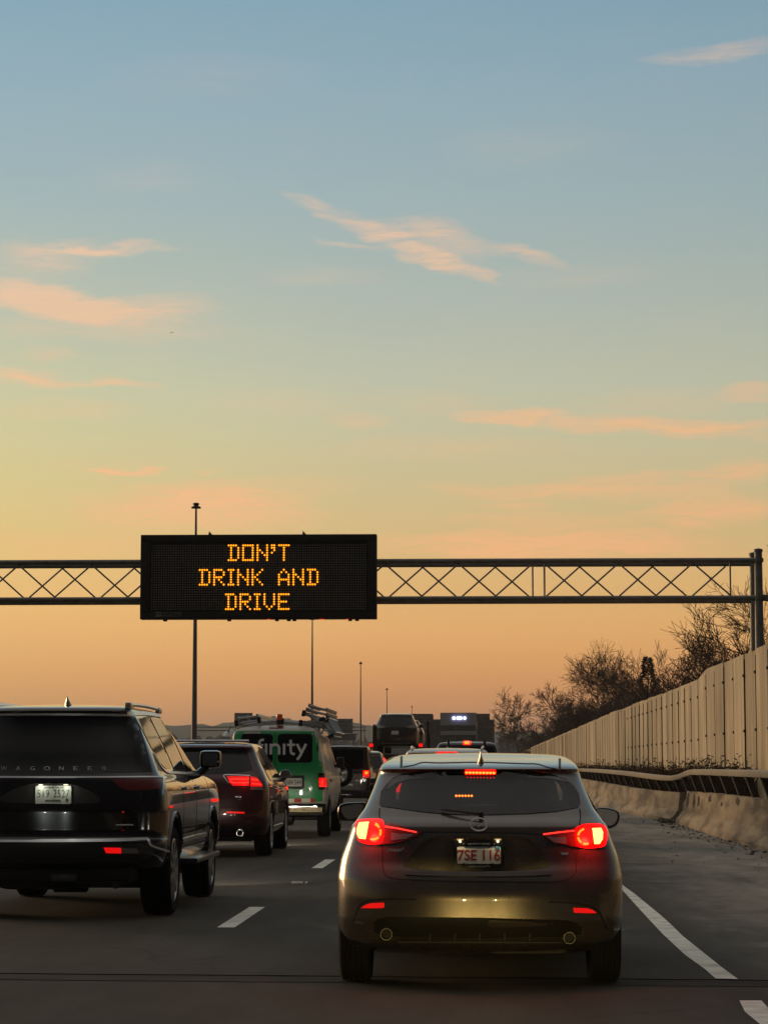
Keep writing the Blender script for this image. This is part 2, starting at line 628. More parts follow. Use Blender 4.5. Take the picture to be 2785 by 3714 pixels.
class MB:
    """collects world-space shapes and links them as one mesh object"""

    def __init__(s):
        s.v, s.f = [], []

    def add(s, vs, fs):
        n = len(s.v)
        s.v += [Vector(v) for v in vs]
        s.f += [tuple(i + n for i in f) for f in fs]
        return s

    def box(s, c, d, rot=None, bev=0.0):
        bm = bmesh.new()
        bmesh.ops.create_cube(bm, size=1)
        bmesh.ops.scale(bm, vec=Vector(d), verts=bm.verts)
        if bev:
            bmesh.ops.bevel(bm, geom=bm.edges[:], offset=bev, segments=2, affect='EDGES', profile=.6)
        mt = Matrix.Translation(Vector(c)) @ (rot.to_matrix().to_4x4() if rot else Matrix.Identity(4))
        bm.transform(mt)
        bm.verts.index_update()
        s.add([v.co.copy() for v in bm.verts], [[v.index for v in f.verts] for f in bm.faces])
        bm.free()
        return s

    def tube(s, a, b, r0, r1=None, n=8, caps=True):
        a, b = Vector(a), Vector(b)
        r1 = r0 if r1 is None else r1
        d = (b - a).normalized()
        u = d.cross(Vector((0, 0, 1)) if abs(d.z) < .9 else Vector((1, 0, 0))).normalized()
        w_ = d.cross(u)
        vs = []
        for p, r in ((a, r0), (b, r1)):
            for i in range(n):
                t = 2 * math.pi * i / n
                vs.append(p + (u * math.cos(t) + w_ * math.sin(t)) * r)
        fs = [(i, (i + 1) % n, n + (i + 1) % n, n + i) for i in range(n)]
        if caps:
            fs += [tuple(range(n - 1, -1, -1)), tuple(range(n, 2 * n))]
        return s.add(vs, fs)

    def lathe(s, prof, axis, origin, n=32, closed=False):
        """prof: (along, radius); axis 'X','Y','Z'"""
        vs, m = [], len(prof)
        for i in range(n):
            t = 2 * math.pi * i / n
            c, q = math.cos(t), math.sin(t)
            for a, r in prof:
                p = {'X': (a, r * c, r * q), 'Y': (r * c, a, r * q), 'Z': (r * c, r * q, a)}[axis]
                vs.append(Vector(origin) + Vector(p))
        fs = []
        for i in range(n):
            j = (i + 1) % n
            for k in range(m if closed else m - 1):
                l = (k + 1) % m
                fs.append((i * m + k, i * m + l, j * m + l, j * m + k))
        if not closed:
            fs += [tuple(i * m for i in range(n)), tuple(i * m + m - 1 for i in range(n - 1, -1, -1))]
        return s.add(vs, fs)

    def prism(s, poly, d):
        """poly: 3-D points of a flat outline, d: extrusion vector"""
        n = len(poly)
        d = Vector(d)
        vs = [Vector(p) for p in poly] + [Vector(p) + d for p in poly]
        fs = [tuple(range(n)), tuple(range(2 * n - 1, n - 1, -1))]
        fs += [((i + 1) % n, i, n + i, n + (i + 1) % n) for i in range(n)]
        return s.add(vs, fs)

    def sweep(s, path, prof, caps=True):
        """path: 3-D points; prof: (sideways, up) outline carried along it, closed"""
        m = len(prof)
        vs = []
        for i, p in enumerate(path):
            a, b = path[max(0, i - 1)], path[min(len(path) - 1, i + 1)]
            t = (Vector(b) - Vector(a))
            t.z = 0
            t.normalize()
            side_ = Vector((t.y, -t.x, 0))
            for q, u in prof:
                vs.append(Vector(p) + side_ * q + Vector((0, 0, u)))
        fs = []
        for i in range(len(path) - 1):
            for k in range(m):
                l = (k + 1) % m
                fs.append((i * m + k, i * m + l, (i + 1) * m + l, (i + 1) * m + k))
        if caps:
            fs += [tuple(range(m - 1, -1, -1)), tuple(range((len(path) - 1) * m, len(path) * m))]
        return s.add(vs, fs)

    def obj(s, name, m, parent=None, label=None, smooth=True, angle=35):
        off = wloc(parent) if parent is not None else Vector((0, 0, 0))
        vs = [v - off for v in s.v]
        me = mesh_from(vs, s.f, smooth, angle)
        bm = bmesh.new()
        bm.from_mesh(me)
        bmesh.ops.recalc_face_normals(bm, faces=bm.faces)
        bm.to_mesh(me)
        bm.free()
        return link(name, me, m, parent, label)


def text_mesh(s, bold=0.0, shear=0.0, space=1.0):
    cu = bpy.data.curves.new('t', 'FONT')
    cu.body = s
    cu.shear = shear
    cu.offset = bold
    cu.space_character = space
    cu.extrude = 0.0
    cu.resolution_u = 3
    o = bpy.data.objects.new('t', cu)
    COL.objects.link(o)
    dg = bpy.context.evaluated_depsgraph_get()
    me = bpy.data.meshes.new_from_object(o.evaluated_get(dg))
    bpy.data.objects.remove(o)
    bpy.data.curves.remove(cu)
    vs = np.array([v.co[:2] for v in me.vertices])
    fs = [tuple(p.vertices) for p in me.polygons]
    bpy.data.meshes.remove(me)
    return vs, fs


def text(name, s, x0, x1, z0, z1, y, m, parent, bold=.0, shear=0., space=1., thick=.004, label=None):
    """flat lettering facing -Y, fitted to the box x0..x1, z0..z1, raised by thick"""
    vs, fs = text_mesh(s, bold, shear, space)
    lo, hi = vs.min(0), vs.max(0)
    q = (vs - lo) / (hi - lo)
    b = MB()
    pts = [Vector((x0 + p[0] * (x1 - x0), y, z0 + p[1] * (z1 - z0))) for p in q]
    n = len(pts)
    b.add(pts, fs)
    me = {}
    for f in fs:
        for i in range(len(f)):
            e = (f[i], f[(i + 1) % len(f)])
            k = tuple(sorted(e))
            me[k] = None if k in me else e
    b.v += [p + Vector((0, thick, 0)) for p in pts]
    b.f += [(e[1], e[0], e[0] + n, e[1] + n) for e in me.values() if e]
    return b.obj(name, m, parent, label, smooth=False)


# ---------------------------------------------------------------- vehicles


def pchip(xs, ys, q):
    xs, ys = np.array(xs, float), np.array(ys, float)
    h = np.diff(xs)
    d = np.diff(ys) / h
    m = np.zeros_like(ys)
    m[0], m[-1] = d[0], d[-1]
    for i in range(1, len(xs) - 1):
        if d[i - 1] * d[i] > 0:
            w1, w2 = 2 * h[i] + h[i - 1], h[i] + 2 * h[i - 1]
            m[i] = (w1 + w2) / (w1 / d[i - 1] + w2 / d[i])
    i = np.clip(np.searchsorted(xs, q) - 1, 0, len(xs) - 2)
    t = (q - xs[i]) / h[i]
    return ((1 + 2 * t) * (1 - t) ** 2 * ys[i] + t * (1 - t) ** 2 * h[i] * m[i]
            + t * t * (3 - 2 * t) * ys[i + 1] + t * t * (t - 1) * h[i] * m[i + 1])


def point_in(p, poly):
    x, y = p
    c = False
    n = len(poly)
    for i in range(n):
        x1, y1 = poly[i]
        x2, y2 = poly[(i + 1) % n]
        if (y1 > y) != (y2 > y) and x < (x2 - x1) * (y - y1) / (y2 - y1) + x1:
            c = not c
    return c


def smooth_poly(poly, n=4):
    """closed Catmull-Rom through the points"""
    out = []
    k = len(poly)
    P_ = [Vector(p) for p in poly]
    for i in range(k):
        a, b, c, d = P_[i - 1], P_[i], P_[(i + 1) % k], P_[(i + 2) % k]
        for j in range(n):
            t = j / n
            v = 0.5 * ((2 * b) + (c - a) * t + (2 * a - 5 * b + 4 * c - d) * t * t + (3 * b - a - 3 * c + d) * t ** 3)
            out.append(tuple(v))
    return out


def rrect(x0, y0, x1, y1, r, n=4):
    out = []
    for cx, cy, a in ((x1 - r, y1 - r, 0), (x0 + r, y1 - r, 90), (x0 + r, y0 + r, 180), (x1 - r, y0 + r, 270)):
        for i in range(n + 1):
            t = R(a + 90 * i / n)
            out.append((cx + r * math.cos(t), cy + r * math.sin(t)))
    return out


class Car:
    def __init__(s, name, x, y, label, paint, levels, wheels=None, z=0.0, cat='car', group=None, n_rear=2.6, cuts=(),
                 rings=64, half=44, cr=.4, cf=.5, body_label=None):
        s.x, s.y, s.z = x, y, z
        s.root = thing(name, (x, y, z), label, cat, group)
        lv = np.array([l[:4] for l in levels], float)
        crs = np.array([l[4] if len(l) > 4 else cr for l in levels], float)
        zs = np.unique(np.concatenate([np.linspace(lv[0, 0], lv[-1, 0], rings), lv[:, 0]]))
        Wd, Yr, Yf, Cr_ = (pchip(lv[:, 0], c, zs) for c in (lv[:, 1], lv[:, 2], lv[:, 3], crs))
        vs, fs = [], []
        th = np.linspace(0, math.pi / 2, half // 2)
        e = 2 / n_rear
        for z_, W_, yr, yf, c_ in zip(zs, Wd, Yr, Yf, Cr_):
            c1 = min(c_, (yf - yr) * .45)
            c2 = min(cf, (yf - yr) * .45)
            hx = [W_ * math.sin(t) ** e for t in th] + [W_ * math.sin(t) ** e for t in th[::-1]]
            hy = [yr + c1 * (1 - math.cos(t) ** e) for t in th] + [yf - c2 * (1 - math.cos(t) ** e) for t in th[::-1]]
            ring = [(a, b) for a, b in zip(hx, hy)] + [(-a, b) for a, b in list(zip(hx, hy))[-2:0:-1]]
            vs += [(a, b, z_) for a, b in ring]
        m = len(vs) // len(zs)
        for i in range(len(zs) - 1):
            for k in range(m):
                l = (k + 1) % m
                fs.append((i * m + k, i * m + l, (i + 1) * m + l, (i + 1) * m + k))
        fs += [tuple(range(m - 1, -1, -1)), tuple(range((len(zs) - 1) * m, len(zs) * m))]
        me = mesh_from(vs, fs)
        s.body = link('body', me, paint, s.root, body_label)
        tmp = []
        inner = {}
        s.update_bvh()
        old = s.bvh
        for (wy, rr, dep) in (wheels or []):
            for sg in (-1, 1):
                c = MB().lathe([(0, rr), (sg * (dep + .5), rr)], 'X', (sg * (s.wmax(lv) - dep), wy, rr - .05), 40)
                tmp.append((c, 'black_plastic'))
        for poly, y0, y1, mi in cuts:      # outline in photo pixels, depth range behind the rear end
            pts = [at(p[0], p[1], s.y + (y0 + y1) / 2) - s.root.location for p in poly]
            c = MB().prism([Vector((p.x, y0, p.z)) for p in pts], (0, y1 - y0, 0))
            tmp.append((c, mi))
        mlist = [paint]
        for c, mi in tmp:
            co = c.obj('cutter', None)
            md = s.body.modifiers.new('b', 'BOOLEAN')
            md.operation = 'DIFFERENCE'
            md.solver = 'EXACT'
            md.object = co
            co.location = s.root.location
            bpy.context.view_layer.update()
            dg = bpy.context.evaluated_depsgraph_get()
            nm = bpy.data.meshes.new_from_object(s.body.evaluated_get(dg))
            s.body.modifiers.clear()
            prev = s.bvh
            s.body.data = nm
            bpy.data.objects.remove(co)
            off = wloc(s.body)
            for p in nm.polygons:
                q = p.center + off
                if prev.find_nearest(q)[3] > .004:
                    inner[tuple(round(v, 4) for v in q)] = mi
            if mi not in mlist:
                mlist.append(mi)
            s.update_bvh()
        nm = s.body.data
        nm.materials.clear()
        for m_ in mlist:
            nm.materials.append(MATS[m_])
        off = wloc(s.body)
        for p in nm.polygons:
            q = p.center + off
            p.material_index = mlist.index(inner.get(tuple(round(v, 4) for v in q), paint))
        nm.polygons.foreach_set('use_smooth', [True] * len(nm.polygons))
        nm.set_sharp_from_angle(angle=R(38))
        s.update_bvh()

    def wmax(s, lv):
        return float(lv[:, 1].max())

    def update_bvh(s):
        vs = [v.co + s.root.location for v in s.body.data.vertices]
        s.bvh = BVHTree.FromPolygons(vs, [tuple(p.vertices) for p in s.body.data.polygons])

    def hollow(s, poly, y0, y1, inner='interior'):
        old = s.bvh
        pts = [at(p[0], p[1], s.y + .35) for p in poly]
        c = MB().prism([Vector((p.x, s.y + y0, p.z)) for p in pts], (0, y1 - y0, 0))
        co = c.obj('cutter', None)
        md = s.body.modifiers.new('b', 'BOOLEAN')
        md.operation = 'DIFFERENCE'
        md.solver = 'EXACT'
        md.object = co
        bpy.context.view_layer.update()
        dg = bpy.context.evaluated_depsgraph_get()
        nm = bpy.data.meshes.new_from_object(s.body.evaluated_get(dg))
        s.body.modifiers.clear()
        s.body.data = nm
        bpy.data.objects.remove(co)
        nm.materials.append(MATS[inner])
        last = len(nm.materials) - 1
        off = wloc(s.body)
        for p in nm.polygons:
            q = old.find_nearest(p.center + off)
            if q[3] > .012:
                p.material_index = last
            p.use_smooth = q[3] <= .012
        nm.set_sharp_from_angle(angle=R(38))
        s.update_bvh()

    # ---- surfaces laid on the body
    def mapped(s, name, pts2, faces, m, fn, off=.004, thick=.006, parent=None, label=None, sm=40):
        hits, lastT = [], None
        raw = []
        for p in pts2:
            o, d = fn(p)
            h = s.bvh.ray_cast(o, d)
            raw.append((o, d, h))
            if h[0] is not None:
                lastT = h[3] if lastT is None else lastT
        Ts = [h[3] for o, d, h in raw if h[0] is not None]
        tm = float(np.median(Ts)) if Ts else 20.0
        for o, d, h in raw:
            if h[0] is None:
                q = s.bvh.find_nearest(o + d * tm)
                c, n = q[0], q[1]
            else:
                c, n = h[0], h[1]
            if n.dot(d) > 0:
                n = -n
            hits.append((c, n))
        top = [c + n * off for c, n in hits]
        bot = [c - n * thick for c, n in hits]
        ed = {}
        for f in faces:
            for i in range(len(f)):
                e = (f[i], f[(i + 1) % len(f)])
                k = tuple(sorted(e))
                ed[k] = None if k in ed else e
        b = MB()
        b.v = top + bot
        n = len(top)
        b.f = [tuple(f) for f in faces] + [(e[1], e[0], e[0] + n, e[1] + n) for e in ed.values() if e]
        return b.obj(name, m, parent or s.root, label, angle=sm)

    def fill(s, poly, step):
        pl = []
        for i in range(len(poly)):
            a, b = Vector(poly[i]), Vector(poly[(i + 1) % len(poly)])
            k = max(1, int((b - a).length / step))
            pl += [tuple(a.lerp(b, j / k)) for j in range(k)]
        xs, ys = [p[0] for p in pl], [p[1] for p in pl]
        inner = []
        y = min(ys) + step * .5
        while y < max(ys):
            x = min(xs) + step * .5
            while x < max(xs):
                if point_in((x, y), pl) and min((x - a) ** 2 + (y - b) ** 2 for a, b in pl) > (step * .45) ** 2:
                    inner.append((x, y))
                x += step
            y += step
        vv = [Vector(p) for p in pl + inner]
        ee = [(i, (i + 1) % len(pl)) for i in range(len(pl))]
        r = delaunay_2d_cdt(vv, ee, [], 1, 1e-6)
        return [tuple(v) for v in r[0]], r[2]

    def px(s, name, poly, m, step=None, curve=False, **k):
        """outline in photo pixels laid on the body along the lines of sight"""
        if curve:
            poly = smooth_poly(poly)
        if step is None:
            xs, ys = [p[0] for p in poly], [p[1] for p in poly]
            step = max(3.0, max(max(xs) - min(xs), max(ys) - min(ys)) / 22)
        v, f = s.fill(poly, step)
        return s.mapped(name, v, f, m, lambda p: (CO, ray(*p)), **k)

    def side(s, name, poly, m, sg=1, step=.08, curve=False, **k):
        """outline in (distance ahead of the rear end, height), laid on the flank"""
        if curve:
            poly = smooth_poly(poly)
        v, f = s.fill(poly, step)
        ox = s.x + sg * 4
        return s.mapped(name, v, f, m, lambda p: (Vector((ox, s.y + p[0], s.z + p[1])), Vector((-sg, 0, 0))), **k)

    def rear(s, name, poly, m, step=.08, curve=False, **k):
        """outline in (sideways, height) laid on the rear end"""
        if curve:
            poly = smooth_poly(poly)
        v, f = s.fill(poly, step)
        return s.mapped(name, v, f, m, lambda p: (Vector((s.x + p[0], s.y - 4, s.z + p[1])), Vector((0, 1, 0))), **k)

    def line(s, name, pts, width, m, mode='px', curve=True, step=None, closed=False, sg=1, **k):
        P_ = [Vector(p) for p in pts]
        if curve and len(P_) > 2:
            out = []
            for i in range(len(P_) - 1):
                a, b, c, d = P_[max(0, i - 1)], P_[i], P_[i + 1], P_[min(len(P_) - 1, i + 2)]
                for j in range(5):
                    t = j / 5
                    out.append(0.5 * ((2 * b) + (c - a) * t + (2 * a - 5 * b + 4 * c - d) * t * t + (3 * b - a - 3 * c + d) * t ** 3))
            P_ = out + [P_[-1]]
        st = step or (width * 4 if mode == 'px' else .06)
        q = []
        for a, b in zip(P_, P_[1:]):
            kk = max(1, int((b - a).length / st))
            q += [a.lerp(b, j / kk) for j in range(kk)]
        q.append(P_[-1])
        v, f = [], []
        for i, p in enumerate(q):
            t = (q[min(i + 1, len(q) - 1)] - q[max(i - 1, 0)])
            t = t.normalized() if t.length > 0 else Vector((1, 0))
            nn = Vector((-t.y, t.x)) * width / 2
            v += [tuple(p + nn), tuple(p - nn)]
        for i in range(len(q) - 1):
            f.append((2 * i, 2 * i + 1, 2 * i + 3, 2 * i + 2))
        if mode == 'px':
            fn = lambda p: (CO, ray(*p))
        elif mode == 'rear':
            fn = lambda p: (Vector((s.x + p[0], s.y - 4, s.z + p[1])), Vector((0, 1, 0)))
        else:
            fn = lambda p: (Vector((s.x + sg * 4, s.y + p[0], s.z + p[1])), Vector((-sg, 0, 0)))
        k.setdefault('off', .003)
        return s.mapped(name, v, f, m, fn, **k)

    def hit(s, px_, py_):
        h = s.bvh.ray_cast(CO, ray(px_, py_))
        if h[0] is None:
            return s.bvh.find_nearest(at(px_, py_, s.y + .2))[0]
        return h[0]

    def dots(s, name, pts, r, m, off=.006, parent=None, n=8):
        """round lamps (photo pixels, radius in metres) proud of the body"""
        b = MB()
        for p in pts:
            c = s.hit(*p)
            b.lathe([(-off - r * .6, r * .25), (-off - r * .35, r * .8), (-off, r), (.01, r)], 'Y', c, n)
        return b.obj(name, m, parent or s.root)

    def wheel(s, sg, wy, rad, width, outer, rim='rim_silver', spokes=10, rimr=.70, share=None):
        """outer: distance of the tyre's outer wall from the centre line"""
        w_ = thing('wheel', (sg * (outer - width / 2), wy, rad), None, None, parent=s.root)
        if share:
            for ch in share.children:
                c = ch.copy()
                COL.objects.link(c)
                c.parent = w_
                if share.location.x * sg < 0:
                    c.scale.x = -1
            return w_
        h, r = width / 2, rad
        ri = r * rimr
        prof = [(-h * .86, ri), (-h * .98, ri + (r - ri) * .4), (-h * .97, r - .03), (-h * .84, r - .008)]
        for g in (-.5, -.17, .17, .5):
            x = h * g
            prof += [(x - .012, r), (x - .009, r - .012), (x + .009, r - .012), (x + .012, r)]
        prof += [(h * .84, r - .008), (h * .97, r - .03), (h * .98, ri + (r - ri) * .4), (h * .86, ri)]
        o = wloc(w_)
        MB().lathe(prof, 'X', o, 48, closed=True).obj('tyre', 'rubber', w_)
        b = MB()
        b.lathe([(sg * h * .9, ri), (sg * h * .93, ri * .96), (sg * h * .72, ri * .91), (sg * -h * .5, ri * .90), (sg * -h * .5, ri)],
                'X', o, 40, closed=True)
        b.lathe([(sg * h * .2, ri * .2), (sg * h * .78, ri * .2), (sg * h * .82, ri * .10), (sg * h * .82, .002)], 'X', o, 20)
        for i in range(spokes):
            a = 2 * math.pi * i / spokes
            d = Vector((0, math.cos(a), math.sin(a)))
            t = Vector((0, -math.sin(a), math.cos(a)))
            p0, p1 = o + d * ri * .12 + Vector((sg * h * .68, 0, 0)), o + d * ri * .95 + Vector((sg * h * .70, 0, 0))
            wd = ri * .07
            b.prism([p0 - t * wd, p1 - t * wd * 1.4, p1 + t * wd * 1.4, p0 + t * wd], (sg * .03, 0, 0))
        b.obj('rim', rim, w_)
        MB().lathe([(sg * -h * .1, .01), (sg * -h * .1, ri * .86), (sg * h * .05, ri * .86), (sg * h * .05, .01)], 'X', o, 24).obj(
            'brake_disc', 'dark_metal', w_)
        return w_

    def wheels4(s, y1, y2, rad, width, outer, **k):
        a = s.wheel(1, y1, rad, width, outer, **k)
        for sg, yy in ((-1, y1), (1, y2), (-1, y2)):
            s.wheel(sg, yy, rad, width, outer, share=a)

    def plate(s, x0, y0, x1, y1, Y, mplate='plate_white', frame=None, label=None):
        a, b = at(x0, y0, Y), at(x1, y1, Y)
        cx, cz = (a.x + b.x) / 2, (a.z + b.z) / 2
        w_, h_ = b.x - a.x, a.z - b.z
        pl = MB().prism([(p[0], Y, p[1]) for p in rrect(cx - w_ / 2, cz - h_ / 2, cx + w_ / 2, cz + h_ / 2, .014)], (0, .006, 0)).obj(
            'license_plate', mplate, s.root, label, smooth=False)
        if frame:
            o_, i_ = rrect(cx - w_ / 2 - .012, cz - h_ / 2 - .012, cx + w_ / 2 + .012, cz + h_ / 2 + .012, .016), \
                rrect(cx - w_ / 2 + .008, cz - h_ / 2 + .022, cx + w_ / 2 - .008, cz + h_ / 2 - .022, .01)
            n = len(o_)
            fb = MB()
            fb.add([(p[0], Y - .006, p[1]) for p in o_ + i_] + [(p[0], Y + .012, p[1]) for p in o_ + i_],
                   [(i, (i + 1) % n, n + (i + 1) % n, n + i) for i in range(n)]
                   + [((i + 1) % n, i, 2 * n + i, 2 * n + (i + 1) % n) for i in range(n)]
                   + [(n + i, n + (i + 1) % n, 3 * n + (i + 1) % n, 3 * n + i) for i in range(n)])
            fb.obj('frame', frame, pl)
        return pl

    def txt(s, name, string, x0, y0, x1, y1, Y, m, parent=None, **k):
        a, b = at(x0, y0, Y), at(x1, y1, Y)
        return text(name, string, a.x, b.x, b.z, a.z, Y, m, parent or s.root, **k)

    def fin(s, px_, top, bot, halfw, Y, m='black_paint', ln=.16):
        a, b = at(px_, top, Y), at(px_, bot, Y)
        w_ = halfw * Y / FPX
        bb = MB()
        prof = [(0, 1.0), (.25, .72), (.55, .42), (.8, .16), (1.0, .0)]
        n = 8
        vs = []
        for u, ty in prof:          # u: 0 top .. 1 base ; narrow at the top, longer at the base
            z_ = a.z + (b.z - a.z) * u - .004 * u
            for i in range(n):
                t = 2 * math.pi * i / n
                vs.append(Vector((b.x + math.cos(t) * w_ * (.10 + .90 * u ** 1.15), Y + .02 + (1 - ty) * .0 + (math.sin(t) * .5 + .5 - (1 - u) * .15) * ln * (.25 + .75 * u), z_)))
        fs = []
        for i in range(len(prof) - 1):
            for k in range(n):
                l = (k + 1) % n
                fs.append((i * n + k, i * n + l, (i + 1) * n + l, (i + 1) * n + k))
        fs.append(tuple(range(n)))
        bb.add(vs, fs)
        return bb.obj('antenna', m, s.root, angle=60)

    def mirror_px(s, poly, glass, Y, depth=.16, m='black_paint'):
        c = Vector((sum(p[0] for p in poly) / len(poly), sum(p[1] for p in poly) / len(poly)))
        pl = smooth_poly(poly, 4)
        rings = []
        for dy, sc in ((0, .93), (.012, 1.0), (depth * .5, .96), (depth * .85, .75), (depth, .4)):
            rings.append([at(c.x + (p[0] - c.x) * sc, c.y + (p[1] - c.y) * sc, Y) + Vector((0, dy, 0)) for p in pl])
        n = len(pl)
        b = MB()
        b.v = [v for r_ in rings for v in r_]
        for i in range(len(rings) - 1):
            b.f += [(i * n + k, i * n + (k + 1) % n, (i + 1) * n + (k + 1) % n, (i + 1) * n + k) for k in range(n)]
        b.f += [tuple(range(n)), tuple(range((len(rings) - 1) * n, len(rings) * n))]
        # stalk back to the door
        h = s.bvh.find_nearest(at(c.x, c.y, Y) + Vector((0, depth, -.03)))
        if h[0] is not None:
            b.tube(at(c.x, c.y, Y) + Vector((0, depth * .6, -.03)), h[0], .045, .05, 8)
        mo = b.obj('side_mirror', m, s.root, angle=60)
        gl = smooth_poly(glass, 4)
        MB().prism([at(p[0], p[1], Y - .004) for p in gl], (0, .006, 0)).obj('mirror_glass', 'mirror_glass', mo, smooth=False)
        return mo


def lamp_light(parent, p, power, col=(1, .02, .01), r=.05, name='lamp_light'):
    l = bpy.data.lights.new(name, 'POINT')
    l.energy = power
    l.color = col
    l.shadow_soft_size = r
    o = bpy.data.objects.new(name, l)
    COL.objects.link(o)
    o.parent = parent
    o.location = Vector(p) - wloc(parent)
    return o

# ================================================================ SETTING


def sheet(name, pts, z, m, kind='structure'):
    vs = [(p[0], p[1], z) for p in pts]
    me = mesh_from(vs, [tuple(range(len(vs)))], False)
    o = link(name, me, m)
    if o.data.polygons[0].normal.z < 0:
        o.data.flip_normals()
    o['kind'] = kind
    return o


sheet('ground', [(-3000, -200), (3000, -200), (3000, 3600), (-3000, 3600)], -0.03, 'earth')
# asphalt: fine enough to be one plain sheet, from behind the camera to the far bend
sheet('road', [(-36, -60), (6.4, -60), (6.4, 520), (-36, 520)], 0.0, 'asphalt')


def gpoly(pts):
    return [ground(*p) for p in pts]


mk = MB()


def marking(name, pts, z=.004):
    o = sheet(name, pts, z, 'line_paint')
    return o


# broken lane lines on the left, from the two the photograph shows
for k in range(9):
    y0 = 8.75 + 11.75 * k
    if k == 0:
        continue
    marking('lane_marking', [(-2.19, y0 + .0), (-2.04, y0), (-2.04, y0 + 2.95), (-2.19, y0 + 2.95)])
for k in range(9):
    y0 = 6.3 + 11.75 * k
    marking('lane_marking', [(-5.93, y0), (-5.78, y0), (-5.78, y0 + 2.95), (-5.93, y0 + 2.95)])
# wavy edge line on the right, broken at the bridge joint
edgeL = gpoly([(2594, 3551), (2554, 3516), (2483, 3465), (2403, 3390), (2332, 3314), (2242, 3214)])
edgeR = gpoly([(2250, 3206), (2302, 3244), (2393, 3319), (2433, 3355), (2473, 3395), (2554, 3460), (2624, 3516), (2675, 3553)])
far = [(1.60 + .02 * math.sin(y * .9), y) for y in range(28, 130, 3)]
fl = [(x - .07, y) for x, y in far]
fr = [(x + .07, y) for x, y in far]
pl = [(p.x, p.y) for p in edgeL] + fl + fr[::-1] + [(p.x, p.y) for p in edgeR]
bm_v = [(x, y, .004) for x, y in pl]
tri = delaunay_2d_cdt([Vector((v[0], v[1])) for v in bm_v], [(i, (i + 1) % len(bm_v)) for i in range(len(bm_v))], [], 1, 1e-6)
me = mesh_from([(v[0], v[1], .004) for v in tri[0]], tri[2], False)
eo = link('edge_line', me, 'line_paint')
eo['kind'] = 'structure'
near = [(p.x, p.y) for p in gpoly([(2680, 3631), (2760, 3631), (2800, 3676)])] + [(1.70, 9.0), (1.56, 9.0)] + \
       [(p.x, p.y) for p in gpoly([(2745, 3709), (2700, 3672)])]
marking('edge_line', near)

# bridge joint: dark groove with a pale concrete header on the near side
def gz(px, py):
    p = ground(px, py)
    return (p.x, p.y)


a, b = ground(0, 3533), ground(1300, 3545)
sl_ = (b.y - a.y) / (b.x - a.x)
random.seed(3)
xs = [-14 + .25 * i for i in range(int(19.2 / .25))]
wob = [random.uniform(-.018, .018) for _ in xs]
yj = [a.y + (x - a.x) * sl_ + w_ for x, w_ in zip(xs, wob)]


def strip(name, lo, hi, z, m):
    vs = [(x, y + lo + random.uniform(-.006, .006), z) for x, y in zip(xs, yj)] + [(x, y + hi, z) for x, y in zip(xs, yj)]
    n = len(xs)
    o = link(name, mesh_from(vs, [(i, i + 1, n + i + 1, n + i) for i in range(n - 1)], False), m)
    o['kind'] = 'structure'


mat('joint_header', (.046, .042, .036), .9, var=.25, vscale=3, bump=.3, bscale=40, spec=.12)
mat('joint_gap', (.004, .004, .004), .95, spec=0)
strip('road_joint_header', -.42, -.02, .0035, 'joint_header')
strip('road_joint', -.02, .04, .0045, 'joint_gap')
p_ = ground(1078, 3206)
rm = MB()
rm.box((p_.x, p_.y, .012), (.13, .10, .024), bev=.006)
rm.box((p_.x, p_.y + .1, .008), (.03, .24, .016))
rm.box((p_.x + .10, p_.y + .1, .008), (.02, .24, .016))
tag(rm.obj('road_marker', 'plate_white'), 'small pale raised reflector marker set in the asphalt between two lane dashes', 'road marker')

# ---------------------------------------------------------------- noise wall
WX = 6.8


def wall_height(y):
    return 4.17 if y < 73.6 else 3.98 - max(0, y - 120) * .0026


def noise_wall(name, label, ys, group=None):
    root = thing(name, (WX, ys[0], 0), label, 'noise wall', 'concrete noise walls beside the road')
    random.seed(int(ys[0]))
    rest = MB()
    for i, (y0, y1) in enumerate(zip(ys, ys[1:])):
        b = MB() if i < 95 else rest
        h0, h1 = wall_height(y0 + .01), wall_height(y1 - .01)
        dxx = random.uniform(-.02, .02)
        dz = random.uniform(-.035, .02)
        y0, y1 = y0 + .025, y1 - .025
        b.add([(WX + dxx, y0, -.1), (WX + dxx, y1, -.1), (WX + dxx, y1, h1 + dz), (WX + dxx, y0, h0 + dz),
               (WX + .16, y0, -.1), (WX + .16, y1, -.1), (WX + .16, y1, h1 + dz), (WX + .16, y0, h0 + dz)],
              [(0, 1, 2, 3), (7, 6, 5, 4), (0, 3, 7, 4), (2, 1, 5, 6), (3, 2, 6, 7), (1, 0, 4, 5)])
        if i < 95:
            po = b.obj('panel', 'wall_panel', root, smooth=False)
            if y0 < 110:      # lifting lugs at the joints
                lug = MB()
                for zz in (h0 * .27, h0 * .45 + .35, h0 - .55):
                    lug.box((WX - .02, y0 - .02, zz), (.07, .10, .07), bev=.01)
                lug.obj('lug', 'dark_metal', po)
    if rest.v:
        o = rest.obj('panel_run', 'wall_panel', root, smooth=False)
        o['kind'] = 'stuff'
    pb = MB()
    for i, y in enumerate(ys):
        h_ = wall_height(min(y + .3, ys[-1] - .1)) - .03
        b = MB() if i < 95 else pb
        b.box((WX + .05, y, h_ / 2 - .1), (.145, .035, h_))
        if i < 95:
            b.obj('post', 'dark_metal', root, smooth=False)
    if pb.v:
        po = pb.obj('post_run', 'dark_metal', root, smooth=False)
        po['kind'] = 'stuff'
    return root


noise_wall('noise_wall', 'taller tan panelled noise wall rising at the right edge beside the gantry posts',
           [36.0 + 2.51 * i for i in range(16)][:16])
noise_wall('noise_wall', 'lower long run of tan noise wall receding beyond the step in the wall top',
           [73.68 + 2.42 * i for i in range(121)])

